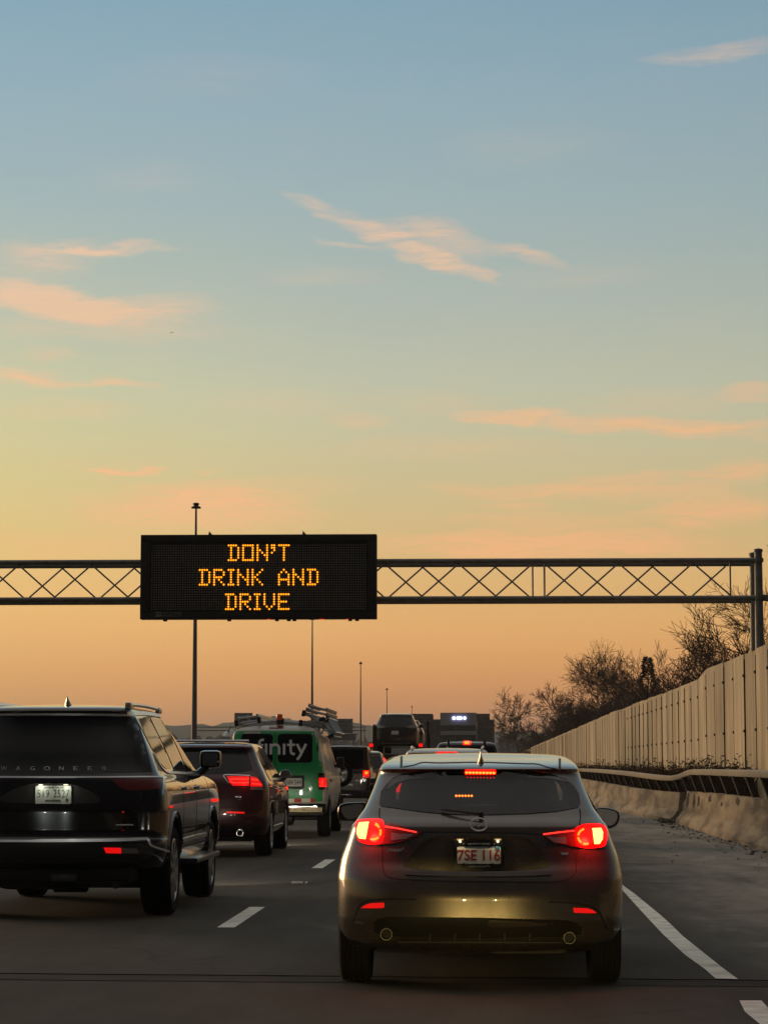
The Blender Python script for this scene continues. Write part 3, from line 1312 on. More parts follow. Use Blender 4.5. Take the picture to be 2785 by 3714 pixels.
# ---------------------------------------------------------------- traffic barriers with the rail on top
JERSEY = [(-.30, -.02), (-.30, .075), (-.12, .32), (-.075, .80), (.075, .80), (.12, .32), (.30, .075), (.30, -.02)]


def barrier(name, label, path, seed, jag=0.0):
    random.seed(seed)
    # resample and roughen the concrete
    out = []
    for p, q in zip(path, path[1:]):
        p, q = Vector(p), Vector(q)
        k = max(1, int((q - p).length / .35))
        out += [p.lerp(q, i / k) for i in range(k)]
    out.append(Vector(path[-1]))
    vs, m = [], len(JERSEY)
    fine = []
    for (x0, z0), (x1, z1) in zip(JERSEY, JERSEY[1:]):
        for j in range(3):
            fine.append((x0 + (x1 - x0) * j / 3, z0 + (z1 - z0) * j / 3))
    fine.append(JERSEY[-1])
    m = len(fine)
    for i, p in enumerate(out):
        a_, b_ = out[max(0, i - 1)], out[min(len(out) - 1, i + 1)]
        t = (b_ - a_)
        t.z = 0
        t.normalize()
        sd = Vector((t.y, -t.x, 0))
        near_end = jag * max(0, 1 - (p - out[-1]).length / 7.0)
        top = p.z / .8
        for q, u in fine:
            chip = 0
            if u > .3 and q < .02 and random.random() < .25 * near_end:
                chip = random.uniform(.02, .09)
            drop = random.uniform(0, .12) * near_end if u > .75 else 0
            vs.append(Vector((p.x, p.y, 0)) + sd * (q + chip + 0) + Vector((0, 0, (u - drop) * (top if u > .1 else 1))))
    fs = []
    for i in range(len(out) - 1):
        for k in range(m - 1):
            fs.append((i * m + k, i * m + k + 1, (i + 1) * m + k + 1, (i + 1) * m + k))
    fs += [tuple(range(m)), tuple(range((len(out) - 1) * m, len(out) * m))]
    b = MB()
    b.add(vs, fs)
    return tag(b.obj(name, 'concrete', angle=28), label, 'barrier', 'concrete barriers along the shoulder')


# path points: x, y, height of the top
barrier('concrete_barrier', 'nearer stained concrete barrier with a broken chipped end on the right shoulder',
        [(4.88, 14, .8), (4.86, 30, .8), (4.88, 38, .8), (4.92, 46, .8), (4.98, 52, .79), (5.02, 57.5, .78)], 5, 1.0)
barrier('concrete_barrier', 'farther concrete barrier behind the dark gap, bending towards the traffic',
        [(5.05, 59.2, .70), (4.80, 63, .70), (4.55, 70, .72), (4.38, 80, .77), (4.30, 95, .82), (4.22, 140, .82), (4.22, 300, .82)], 9, .0)


def broken_patches():
    random.seed(41)
    host = [o for o in bpy.data.objects if o.name.startswith('concrete_barrier') and 'nearer' in o['label']][0]
    for (y, z0, z1, ly) in ((56.3, .40, .72, .55), (54.6, .42, .74, .40), (53.4, .45, .70, .34), (50.6, .60, .74, .5), (47.9, .55, .66, .3), (44.8, .62, .78, .5)):
        xb = float(np.interp(y, [38, 46, 52, 57.5], [4.88, 4.92, 4.98, 5.02]))
        pts = []
        for i in range(14):
            a_ = 2 * math.pi * i / 14
            r = random.uniform(.65, 1.1)
            z = (z0 + z1) / 2 + (z1 - z0) / 2 * math.sin(a_) * r
            face = xb - (.12 - (z - .32) / .48 * .045) * 1.0
            pts.append((face - .004, y + ly / 2 * math.cos(a_) * r * 1.6, z))
        MB().prism(pts, (.01, 0, 0)).obj('broken_patch', 'spalled', host, smooth=False)


broken_patches()


def railing():
    root = thing('bridge_rail', (5.0, 40, 0), 'pale continuous rail on leaning dark posts above the concrete barriers', 'railing')
    pts = [(4.86, 22, 1.16), (4.88, 38, 1.16), (4.92, 46, 1.16), (4.97, 53, 1.155), (4.99, 56, 1.13), (5.0, 59, 1.02), (4.98, 62, .975),
           (4.86, 66, .99), (4.62, 75, 1.06), (4.46, 87, 1.10), (4.36, 102, 1.11), (4.28, 140, 1.11), (4.28, 300, 1.11)]
    sm = []
    for i in range(len(pts) - 1):
        a_, b_, c_, d_ = [Vector(pts[max(0, min(len(pts) - 1, j))]) for j in (i - 1, i, i + 1, i + 2)]
        L_ = (c_ - b_).length
        k = 3 if L_ > 20 else 5
        for j in range(k):
            t = j / k
            if L_ > 20:
                sm.append(b_.lerp(c_, t))
            else:
                sm.append(0.5 * ((2 * b_) + (c_ - a_) * t + (2 * a_ - 5 * b_ + 4 * c_ - d_) * t * t + (3 * b_ - a_ - 3 * c_ + d_) * t ** 3))
    sm.append(Vector(pts[-1]))
    MB().sweep(sm, [(-.10, 0), (-.11, .012), (-.11, .105), (-.09, .125), (.09, .125), (.10, .105), (.10, 0)]).obj('rail', 'rail_concrete', root, angle=40)
    # posts: slabs leaning outwards from the barrier top up to the rail
    n = 0
    y = 24.0
    while y < 150:
        i = max(j for j in range(len(sm)) if sm[j].y <= y)
        i = min(i, len(sm) - 2)
        t = (y - sm[i].y) / (sm[i + 1].y - sm[i].y)
        p = sm[i].lerp(sm[i + 1], t)
        zb = .80 if y < 57 else .70
        w_ = .115 if y < 60 else .085
        yy = .10
        b = MB()
        x0t, x0b = p.x - .13, p.x + .02
        q = [(x0b, -yy, zb - .06), (x0b + w_, -yy, zb - .06), (x0t + w_ + .01, -yy, p.z + .004), (x0t, -yy, p.z + .004)]
        b.prism([(x, y + d, z) for x, d, z in q], (0, 2 * yy, 0))
        b.obj('post', 'post_dark', root, smooth=False)
        b2 = MB()
        b2.box((x0b + w_ / 2 + .01, y, zb + .012), (w_ + .14, .30, .03), bev=.006)
        n += 1
        y += 2.38
    return root


railing()

# earth bank behind the barrier and the weeds on it
bk = MB()
prof = [(0, -.1), (0.3, .0), (.55, .62), (1.0, .66), (1.75, .70), (1.75, -.1)]
path = [(4.98, 60, 0), (4.8, 66, 0), (4.6, 75, 0), (4.45, 87, 0), (4.35, 110, 0), (4.3, 200, 0), (4.3, 340, 0)]
bk.sweep(path, prof)
o = bk.obj('verge', 'earth', smooth=False)
o['kind'] = 'structure'
bk = MB()
bk.sweep([(4.95, 10, 0), (5.02, 57, 0), (5.0, 60, 0)], [(0.1, -.1), (.34, .0), (.6, .42), (1.7, .5), (1.8, -.1)])
o = bk.obj('verge', 'earth', smooth=False)
o['kind'] = 'structure'
random.seed(11)
wd = MB()
for i in range(7600):
    y = 58 + 105 * random.random() ** 1.5
    if random.random() < .45:
        x = float(np.interp(y, [58, 63, 70, 80, 95, 140], [5.05, 4.80, 4.55, 4.38, 4.30, 4.22])) + random.uniform(.32, .9)
        zb, h = .35, random.uniform(.25, .60)
    else:
        x = random.uniform(5.4, 6.65)
        zb, h = .62, random.uniform(.30, .75) * (1.4 if random.random() < .18 else 1)
    ln = Vector((random.uniform(-.22, .22), random.uniform(-.3, .3), 1)) * h
    w_ = random.uniform(.006, .018)
    p = Vector((x, y, zb))
    m_ = p + ln * .55 + Vector((random.uniform(-.05, .05), 0, 0))
    wd.add([p + Vector((-w_, 0, 0)), p + Vector((w_, 0, 0)), m_ + Vector((w_ * .8, 0, 0)), m_ + Vector((-w_ * .8, 0, 0)), p + ln], [(0, 1, 2, 3), (3, 2, 4)])
    for _ in range(3):
        q = p + ln * random.uniform(.3, 1)
        e = Vector((random.uniform(-.12, .12), random.uniform(-.1, .1), random.uniform(-.02, .10)))
        s_ = Vector((random.uniform(-.02, .02), .0, .02))
        wd.add([q, q + e * .5 + s_, q + e, q + e * .5 - s_], [(0, 1, 2, 3)])
o = wd.obj('weeds', 'weed', smooth=False)
tag(o, 'dry brown weeds growing between the barrier and the noise wall', 'weeds', kind='stuff')

# loose dirt, stones and leaves at the foot of the barrier
random.seed(21)
db = MB()
for i in range(300):
    y = random.uniform(24, 62)
    x = 4.58 - abs(random.gauss(0, .28)) + (y - 38) * .004
    if random.random() < .12:
        x = random.uniform(2.2, 4.4)
    r = random.uniform(.006, .020) * (2.0 if random.random() < .06 else 1)
    db.box((x, y, r * .4), (r * 2, r * random.uniform(1, 2.4), r), Euler((random.uniform(-.4, .4), random.uniform(-.4, .4), random.uniform(0, 3))), bev=r * .2)
for i in range(26):     # a little heap in the gap between the barriers
    db.box((random.uniform(4.45, 5.1), random.uniform(57.4, 59.4), random.uniform(.0, .06)), (.14, .12, .08), Euler((random.random(), random.random(), random.random())), bev=.03)
o = db.obj('debris', 'debris', smooth=False)
tag(o, 'small stones, dirt and leaves along the foot of the barrier', 'debris', kind='stuff')

# ---------------------------------------------------------------- sign gantry over the road
GY = 62.0
GT, GB = at(1392, 2036, GY).z, at(1392, 2172, GY).z
groot = thing('sign_gantry', (7.35, GY, 0), 'grey tubular truss gantry spanning the highway on two posts at the right', 'gantry')
GD = 1.12
rt = .066
XL, XR = -24.0, 7.42
for yy in (GY, GY + GD):
    for zz in (GT, GB):
        MB().tube((XL, yy, zz), (XR - .05, yy, zz), rt, n=16).obj('chord', 'galvanised', groot)
xspl = [at(1931, 2100, GY).x, at(1974, 2100, GY).x]
cell = .955
br = []


def bar(a_, b_, r=.022):
    br.append((a_, b_, r))


x = xspl[1]
k = 0
while x + cell < XR - .1:
    up = (k % 2 == 0)
    for yy, flip in ((GY, False), (GY + GD, True)):
        u = up != flip
        bar((x, yy, GT - rt if u else GB + rt), (x + cell, yy, GB + rt if u else GT - rt))
    x += cell
    k += 1
bar((x, GY, GT), (x, GY, GB))
bar((x + .12, GY + GD, GT), (x + .12, GY + GD, GB))
x = xspl[0]
k = 0
while x - cell > XL:
    up = (k % 2 == 0)
    for yy, flip in ((GY, False), (GY + GD, True)):
        u = up != flip
        bar((x, yy, GT - rt if u else GB + rt), (x - cell, yy, GB + rt if u else GT - rt))
    x -= cell
    k += 1
for xx in xspl:
    bar((xx, GY, GT), (xx, GY, GB), .022)
    bar((xx + .02, GY + GD, GT), (xx + .02, GY + GD, GB), .022)
shown = [q for q in br if q[0][0] > -14.5]
for a_, b_, r in shown[:96]:
    MB().tube(a_, b_, r, n=8).obj('brace', 'galvanised', groot)
rest = MB()
for a_, b_, r in shown[96:] + [q for q in br if q[0][0] <= -14.5]:
    rest.tube(a_, b_, r, n=6)
x = XL
while x < XR - .5:     # cross ties between the two planes
    rest.tube((x, GY, GT), (x + cell, GY + GD, GT), .016, n=6)
    rest.tube((x, GY, GB), (x + cell, GY + GD, GB), .016, n=6)
    x += 2 * cell
o = rest.obj('brace_run', 'galvanised', groot)
o['kind'] = 'stuff'
for pxx, yy, top in ((2751, GY, 1999), (2733, GY + GD, 2013)):
    c = at(pxx, 2200, yy)
    zt = at(pxx, top, yy).z
    b = MB()
    b.lathe([(0, .17), (.04, .17), (.04, .125), (3.5, .118), (zt, .100)], 'Z', (c.x, yy, 0), 24)
    po = b.obj('post', 'galvanised', groot)
    MB().lathe([(zt - .02, .104), (zt - .02, .118), (zt + .05, .118), (zt + .075, .02)], 'Z', (c.x, yy, 0), 24).obj('post_cap', 'galvanised', po)
    if yy == GY:
        for zz in (GT, GB):
            MB().lathe([(-.05, .11), (-.05, .135), (.05, .135), (.05, .11)], 'Z', (c.x, yy, zz), 20).obj('collar', 'galvanised', po)
        MB().box((c.x + .17, yy, GB - .0), (.12, .14, .16), bev=.01).obj('junction_box', 'pole_steel', po)

# the message sign hangs on the gantry
SY = GY - .45
s0, s1 = at(511, 1940, SY), at(1366, 2247, SY)
sx0, sx1 = s0.x, at(1366, 2090, SY).x
st, sb = at(938, 1938, SY).z, at(938, 2245, SY).z
sroot = thing('message_sign', ((sx0 + sx1) / 2, SY, sb), 'black electronic message sign with amber dot lettering hung on the gantry', 'road sign')
cab = MB()
cab.box(((sx0 + sx1) / 2, SY + .19, (st + sb) / 2), (sx1 - sx0, .36, st - sb), bev=.02)
cab.obj('cabinet', 'sign_black', sroot)
# rim standing proud of the face
bz = MB()
xa, xb = at(549, 2090, SY).x - .02, at(1330, 2090, SY).x + .02
za, zb = at(938, 1970, SY).z + .03, at(938, 2216, SY).z - .03
W_ = sx1 - sx0
for c, d in ((((sx0 + sx1) / 2, SY - .02, (st + za) / 2), (W_ - .03, .05, st - za - .02)),
             (((sx0 + sx1) / 2, SY - .02, (sb + zb) / 2), (W_ - .03, .05, zb - sb - .02)),
             (((sx0 + xa) / 2, SY - .021, (za + zb) / 2), (xa - sx0 - .02, .05, za - zb)),
             (((sx1 + xb) / 2, SY - .021, (za + zb) / 2), (sx1 - xb - .02, .05, za - zb))):
    bz.box(c, d, bev=.005)
bz.obj('bezel', 'sign_black', sroot)
F5 = {'D': ['####.', '.#..#', '.#..#', '.#..#', '.#..#', '.#..#', '####.'], 'O': ['#####', '#...#', '#...#', '#...#', '#...#', '#...#', '#####'],
      'N': ['#...#', '#...#', '##..#', '#.#.#', '#..##', '#...#', '#...#'], "'": ['##', '##', '.#', '#.', '..', '..', '..'],
      'T': ['#####', '..#..', '..#..', '..#..', '..#..', '..#..', '..#..'], 'R': ['####.', '#...#', '#...#', '####.', '#.#..', '#..#.', '#...#'],
      'I': ['###', '.#.', '.#.', '.#.', '.#.', '.#.', '###'], 'K': ['#...#', '#..#.', '#.#..', '##...', '#.#..', '#..#.', '#...#'],
      'A': ['..#..', '.#.#.', '#...#', '#...#', '#####', '#...#', '#...#'], 'V': ['#...#', '#...#', '#...#', '#...#', '#...#', '.#.#.', '..#..'],
      'E': ['#####', '#....', '#....', '####.', '#....', '#....', '#####']}
LINES = [(0, [('D', 32), ('O', 38), ('N', 44), ("'", 50), ('T', 53)]),
         (10, [('D', 20), ('R', 26), ('I', 32), ('N', 36), ('K', 42), ('A', 53), ('N', 59), ('D', 65)]),
         (20, [('D', 31), ('R', 37), ('I', 43), ('V', 47), ('E', 53)])]
lit = set()
for r0, ls in LINES:
    for ch, c0 in ls:
        for r, row in enumerate(F5[ch]):
            for c, q in enumerate(row):
                if q == '#':
                    lit.add((r0 + r, c0 + c))
NR, NC = 27, 90
cx0, cx1 = at(552, 2090, SY).x, at(1326, 2090, SY).x
cz0, cz1 = at(938, 1978, SY).z, at(938, 2209, SY).z
on, offb = MB(), MB()
for r in range(NR):
    for c in range(NC):
        x = cx0 + (cx1 - cx0) * c / (NC - 1)
        z = cz0 + (cz1 - cz0) * r / (NR - 1)
        n = 8 if (r, c) in lit else 5
        rr_ = .0245 if (r, c) in lit else .018
        pts = [(x + rr_ * math.cos(2 * math.pi * i / n + .3), SY - .004, z + rr_ * math.sin(2 * math.pi * i / n + .3)) for i in range(n)]
        tip = (x, SY - .018, z)
        (on if (r, c) in lit else offb).add(pts + [tip], [(i, (i + 1) % n, n) for i in range(n)])
on.obj('lettering', 'led_amber', sroot, 'amber lit lettering reading DON\'T DRINK AND DRIVE', smooth=False)
offb.obj('dot_matrix', 'led_off', sroot, smooth=False)
# maker's mark at the lower left of the cabinet
g = at(590, 2228, SY)


def sp(px_, py_, y=SY - .05):
    p = at(px_, py_, y)
    return p


lg = MB()
for poly in ([(561, 2219), (588, 2219), (588, 2225), (569, 2225)], [(561, 2219), (569, 2225), (580, 2231), (572, 2231)],
             [(563, 2232), (588, 2226), (590, 2234), (584, 2237), (563, 2237)]):
    lg.prism([sp(*p) for p in poly], (0, .01, 0))
lg.obj('logo', 'logo_grey', sroot, smooth=False)
for s_, y0, y1, x1 in (('SKYLINE', 2219, 2228, 660), ('PRODUCTS', 2230, 2237, 660)):
    p, q = sp(593, y0), sp(x1, y1)
    text('maker_name', s_, p.x, q.x, q.z, p.z, SY - .05, 'logo_grey', sroot, bold=.01)
for px_ in (763, 1103):
    p = at(px_, 1938, SY + .1)
    MB().prism([(p.x - .05, SY + .1, st - .01), (p.x + .07, SY + .1, st - .01), (p.x - .03, SY + .1, st + .10)], (0, .03, 0)).obj('lifting_eye', 'dark_metal', sroot, smooth=False)
b = MB()
for px_ in (600, 832, 1005, 1048, 1068, 1270, 1295):
    p = at(px_, 2250, SY + .15)
    b.box((p.x, SY + .15, sb - .025), (.10, .08, .05), bev=.01)
b.obj('drain_vent', 'dark_metal', sroot)
b = MB()
for px_, w_ in ((975, .08), (1167, .12), (1260, .06)):
    p = at(px_, 2247, SY)
    b.box((p.x, SY + .02, sb - .008), (w_, .04, .02), bev=.004)
b.obj('indicator_light', 'lamp_red_soft', sroot, 'small red lights under the cabinet')

# ---------------------------------------------------------------- median light poles
PH, D1, DS = 9.3, 85.5, 67.0
tops = [(712, 1822), (1133, 2236), (1308, 2400), (1403, 2496), (1494, 2560)]
plabels = ['tallest pole with a round lamp head, rising behind the message sign at the left',
           'second light pole, its head hidden by the message sign, rising behind the van roof',
           'third light pole standing free left of the raised transporter car',
           'fourth thin light pole directly above the transporter car',
           'smallest and farthest light pole, beside the office building']
for (px_, py_), lb in zip(tops, plabels):
    Y = 8700 * PH / (2775 - py_)
    c = at(px_, py_, Y)
    t_ = thing('light_pole', (c.x, c.y, 0), lb, 'light pole', 'round headed light poles along the median')
    b = MB()
    b.lathe([(-.03, .2), (.06, .2), (.06, .105), (2.5, .10), (c.z - .2, .036)], 'Z', (c.x, c.y, 0), 16)
    b.obj('pole', 'pole_steel', t_)
    z = c.z
    h_ = MB()
    h_.lathe([(z - .22, .02), (z - .215, .18), (z - .19, .18), (z - .15, .15), (z - .14, .095), (z - .09, .085), (z - .075, .12), (z - .05, .12), (z - .02, .08), (z - .01, .01)],
             'Z', (c.x, c.y, 0), 24)
    h_.obj('lamp_head', 'dark_metal', t_)

# ---------------------------------------------------------------- trees
def grow_tree(seed, H, levels, spread=.55, kids=3, r0=.11, trunk=.25, twig_r=.006, up=.12, lean=(0, 0), curl=.22):
    rnd = random.Random(seed)
    segs = []

    def branch(p, d, ln, r, lv):
        n = 4 if lv < 2 else 3
        pts = [p]
        rr = [r]
        q, dd = p.copy(), d.copy()
        for i in range(n):
            dd = (dd + Vector((rnd.gauss(0, curl), rnd.gauss(0, curl), rnd.gauss(0, curl * .6) + up)) * .55).normalized()
            q = q + dd * ln / n
            pts.append(q.copy())
            rr.append(max(twig_r, r * (1 - .62 * (i + 1) / n)))
        for i in range(n):
            segs.append((pts[i], pts[i + 1], rr[i], rr[i + 1], lv))
        if lv >= levels:
            return
        k = kids + (1 if rnd.random() < .5 else 0) + (1 if lv == 1 else 0)
        for j in range(k):
            f = 1.0 if j == 0 else rnd.uniform(.25, .95) if lv > 0 else rnd.uniform(trunk, 1)
            i = min(n - 1, int(f * n))
            t = f * n - i
            base_ = pts[i].lerp(pts[i + 1], t)
            rad = (rr[i] * (1 - t) + rr[i + 1] * t)
            a = rnd.uniform(0, 2 * math.pi)
            u = dd.cross(Vector((.3, .2, 1))).normalized()
            w2 = dd.cross(u)
            sp_ = spread * rnd.uniform(.6, 1.35) * (0.5 if j == 0 else 1)
            nd_ = (dd * math.cos(sp_) + (u * math.cos(a) + w2 * math.sin(a)) * math.sin(sp_)).normalized()
            branch(base_, nd_, ln * rnd.uniform(.58, .82) * (.62 if lv == 0 and j else 1) * (1.15 if lv == 0 else 1), max(twig_r, rad * rnd.uniform(.55, .75)), lv + 1)
    branch(Vector((0, 0, 0)), Vector((lean[0], lean[1], 1)).normalized(), H * .36, r0, 0)
    top = max(s_[1].z for s_ in segs)
    k = H / top
    tr, cr_ = MB(), MB()
    for a_, b_, ra, rb, lv in segs:
        (tr if lv <= 1 else cr_).tube(a_ * k, b_ * k, ra, rb, n=7 if lv <= 1 else (4 if lv == 2 else 3), caps=False)
    return tr, cr_


def place_tree(name, label, loc, tr, cr_, group, rz=0.0, sc=1.0, src=None):
    if src is None:
        t_ = thing(name, (0, 0, 0), label, 'tree', group)
        tr.obj('trunk', 'bark', t_, angle=80)
        cr_.obj('crown', 'twig', t_, smooth=False)
    else:
        t_ = src.copy()
        COL.objects.link(t_)
        for ch in src.children:
            c = ch.copy()
            COL.objects.link(c)
            c.parent = t_
        t_['label'] = label
    t_.location = loc
    t_.rotation_euler = (0, 0, rz)
    t_.scale = (sc,) * 3
    return t_


def spot(px_, Y):
    p = at(px_, 2775, Y)
    return (p.x, p.y, 0)


def hgt(py_, Y):
    return CAMZ + (2775 - py_) * Y / FPX


TG = 'bare winter trees behind the noise wall'
t1 = place_tree('bare_tree', 'big bare tree with a rounded crown in the middle behind the wall', spot(2140, 215),
                *grow_tree(4, hgt(2318, 215), 6, .86, 4, .20, .22, .014, .05, curl=.24), TG)
t2 = place_tree('bare_tree', 'bare tree closest to the gantry posts, dark twigs filling the gap under the truss', spot(2715, 100),
                *grow_tree(12, hgt(2165, 100), 6, .60, 3, .14, .18, .009, .10, curl=.26), TG, 1.4)
t3 = place_tree('bare_tree', 'tallest bare tree at the right edge, its twigs reaching above the truss', spot(2800, 92),
                *grow_tree(23, hgt(1935, 92), 6, .58, 3, .15, .30, .008, .09, curl=.26), TG)
t4 = place_tree('bare_tree', 'leaning bare tree left of the gantry, lower than its neighbour', spot(2610, 112),
                *grow_tree(31, hgt(2315, 112), 6, .6, 3, .10, .16, .010, .09, lean=(-.05, 0), curl=.28), TG, 2.7)
t5 = place_tree('bare_tree', 'lowest bare tree at the far left end of the wall beside the office building', spot(1895, 395),
                *grow_tree(44, hgt(2490, 395), 6, .80, 3, .22, .15, .026, .03, curl=.28), TG)
t6 = place_tree('bare_tree', 'bare tree directly left of the big rounded one', spot(2010, 300),
                *grow_tree(52, hgt(2470, 300), 6, .72, 3, .17, .15, .02, .05, lean=(-.12, 0), curl=.28), TG)
t8 = place_tree('bare_tree', 'bare tree between the dark conifer and the gantry', spot(2430, 140), None, None, TG, 1.2,
                hgt(2425, 140) / hgt(2165, 100), t2)

t9 = place_tree('bare_tree', 'fuller bare tree just left of the gantry posts', spot(2580, 106), None, None, TG, .8,
                hgt(2240, 106) / hgt(2470, 300), t6)

# conifer
cy = 150
cp = spot(2352, cy)
ch = hgt(2388, cy)
ct = thing('conifer', cp, 'dark narrow conifer poking above the scrub right of the big bare tree', 'tree')
MB().tube((cp[0], cp[1], 0), (cp[0], cp[1], ch * .97), .14, .02, 8).obj('trunk', 'bark', ct)
random.seed(8)
cb = MB()
for i in range(2600):
    f = random.random() ** .75
    z = ch * (.12 + .88 * f)
    lay = .75 + .25 * math.sin(z * 5.0) + random.uniform(-.15, .15)
    rad = (1 - f) ** .8 * 1.7 * lay + .12
    a_ = random.uniform(0, 2 * math.pi)
    rr_ = rad * random.uniform(.35, 1) ** .6
    p = Vector((cp[0] + math.cos(a_) * rr_, cp[1] + math.sin(a_) * rr_, z - rr_ * .12))
    e1 = Vector((math.cos(a_), math.sin(a_), random.uniform(-.1, .5))) * random.uniform(.12, .30)
    e2 = Vector((random.uniform(-1, 1), random.uniform(-1, 1), random.uniform(-.4, .9))).normalized() * random.uniform(.05, .12)
    cb.add([p - e2, p + e1 * .5 - e2 * .4, p + e1, p + e2], [(0, 1, 2, 3)])
cb.obj('crown', 'conifer', ct, smooth=False)

# scrub: thickets of bare stems rising a little above the wall
def shrub_mesh(seed, H=5.2):
    rnd = random.Random(seed)
    st, br_ = MB(), MB()
    for i in range(11):
        a_ = rnd.uniform(0, 6.28)
        o_ = Vector((math.cos(a_), math.sin(a_), 0)) * rnd.uniform(0, .8)
        d = Vector((math.cos(a_) * rnd.uniform(.1, .5), math.sin(a_) * rnd.uniform(.1, .5), 1)).normalized()
        p, r = o_, .035
        ln = H * rnd.uniform(.65, 1.0)
        for s_ in range(5):
            d = (d + Vector((rnd.gauss(0, .16), rnd.gauss(0, .16), .03))).normalized()
            q = p + d * ln / 5
            st.tube(p, q, r, r * .78, n=4, caps=False)
            r *= .78
            if s_ >= 1:
                for _ in range(6):
                    bb = p.lerp(q, rnd.random())
                    bd = (d + Vector((rnd.gauss(0, .7), rnd.gauss(0, .7), rnd.uniform(0, .6)))).normalized()
                    bl = rnd.uniform(.5, 1.2)
                    e = bb + bd * bl
                    br_.tube(bb, e, .014, .008, n=3, caps=False)
                    for _ in range(4):
                        f0 = bb.lerp(e, rnd.uniform(.2, 1))
                        br_.tube(f0, f0 + (bd + Vector((rnd.gauss(0, .7), rnd.gauss(0, .7), rnd.gauss(.1, .5)))).normalized() * rnd.uniform(.25, .6), .009, .006, n=3, caps=False)
            p = q
    return st, br_


protos = []
SG = 'bare thickets along the back of the noise wall'
random.seed(77)
SL = ['dense bare brown thicket just above the top of the noise wall']
for i, sd in enumerate((101, 102, 103)):
    st_, br_ = shrub_mesh(sd)
    s_ = thing('thicket', (0, 0, 0), SL[0], 'thicket', SG)
    st_.obj('stems', 'bark', s_, angle=80)
    br_.obj('twigs', 'twig', s_, smooth=False)
    protos.append(s_)
k = 0
spots = []
for i in range(150):
    Y = 80 + (i / 149) ** 1.2 * 280
    x = WX + 3.2 + random.uniform(0, 4.0) + (Y / 120)
    sc = random.uniform(.88, 1.12) * (1.04 + min(.40, Y / 800)) * (1.02 if Y > 180 else .93)
    spots.append((x, Y, sc))
for i, (x, Y, sc) in enumerate(spots):
    src = protos[i % 3]
    if i < 3:
        t_ = src
    else:
        t_ = src.copy()
        COL.objects.link(t_)
        for ch_ in src.children:
            c = ch_.copy()
            COL.objects.link(c)
            c.parent = t_
    t_.location = (x, Y, -.05)
    t_.rotation_euler = (0, 0, random.uniform(0, 6.28))
    t_.scale = (sc * 1.25, sc * 1.25, sc)

# ---------------------------------------------------------------- far background
def heightfield(name, x0, x1, y0, y1, nx, ny, fn, m, kind='structure'):
    vs = []
    for j in range(ny + 1):
        for i in range(nx + 1):
            x = x0 + (x1 - x0) * i / nx
            y = y0 + (y1 - y0) * j / ny
            vs.append((x, y, fn(x, y, i / nx, j / ny)))
    fs = [(j * (nx + 1) + i, j * (nx + 1) + i + 1, (j + 1) * (nx + 1) + i + 1, (j + 1) * (nx + 1) + i) for j in range(ny) for i in range(nx)]
    o = link(name, mesh_from(vs, fs, True, 60), m)
    o['kind'] = kind
    return o


rng = np.random.default_rng(5)


def vnoise(x, seed):
    i = math.floor(x)
    f = x - i
    f = f * f * (3 - 2 * f)
    h = lambda n: ((math.sin(n * 127.1 + seed * 311.7) * 43758.5453) % 1.0)
    return h(i) * (1 - f) + h(i + 1) * f


def hill(x, y, u, v):
    ridge = math.sin(math.pi * v) ** .8
    px_ = 1724 + x / y * FPX
    prof_ = 2612 + 12 * math.sin(px_ * .011) + 16 * (vnoise(px_ / 60, 1) - .5) + 9 * (vnoise(px_ / 17, 2) - .5) + 7 * (vnoise(px_ / 6, 3) - .5)
    if px_ > 1300:
        prof_ += (px_ - 1300) * .05
    H = (2775 - prof_) * 2700 / FPX
    return -2 + (H + 2) * ridge * (.93 + .07 * vnoise(x * .05 + y * .07, 9))


heightfield('hills', -1500, 900, 2350, 3050, 420, 14, hill, 'hill_wood')


def wood(x, y, u, v):
    r = math.sin(math.pi * min(1, max(0, v))) ** .6
    px_ = 1724 + x / y * FPX
    H = (2775 - (2668 - 14 * (vnoise(px_ / 70, 4)) - 16 * vnoise(px_ / 14, 5) - 12 * vnoise(px_ / 5, 6))) * 560 / FPX
    return -1 + (H + 1) * r * (.75 + .25 * vnoise(x * 1.3 + y * 2.1, 7))


heightfield('far_woods', -140, 60, 520, 600, 500, 10, wood, 'far_wood', 'stuff')
bpy.data.objects['far_woods']['label'] = 'low brown line of bare woods along the horizon'
bpy.data.objects['far_woods']['category'] = 'woods'

# office building
BY = 440


def bx(px0, px1, py0, py1, yo, dep, b):
    a_, c_ = at(px0, py0, BY), at(px1, py1, BY)
    b.box(((a_.x + c_.x) / 2, BY + yo + dep / 2, (a_.z + c_.z) / 2), (c_.x - a_.x, dep, a_.z - c_.z))


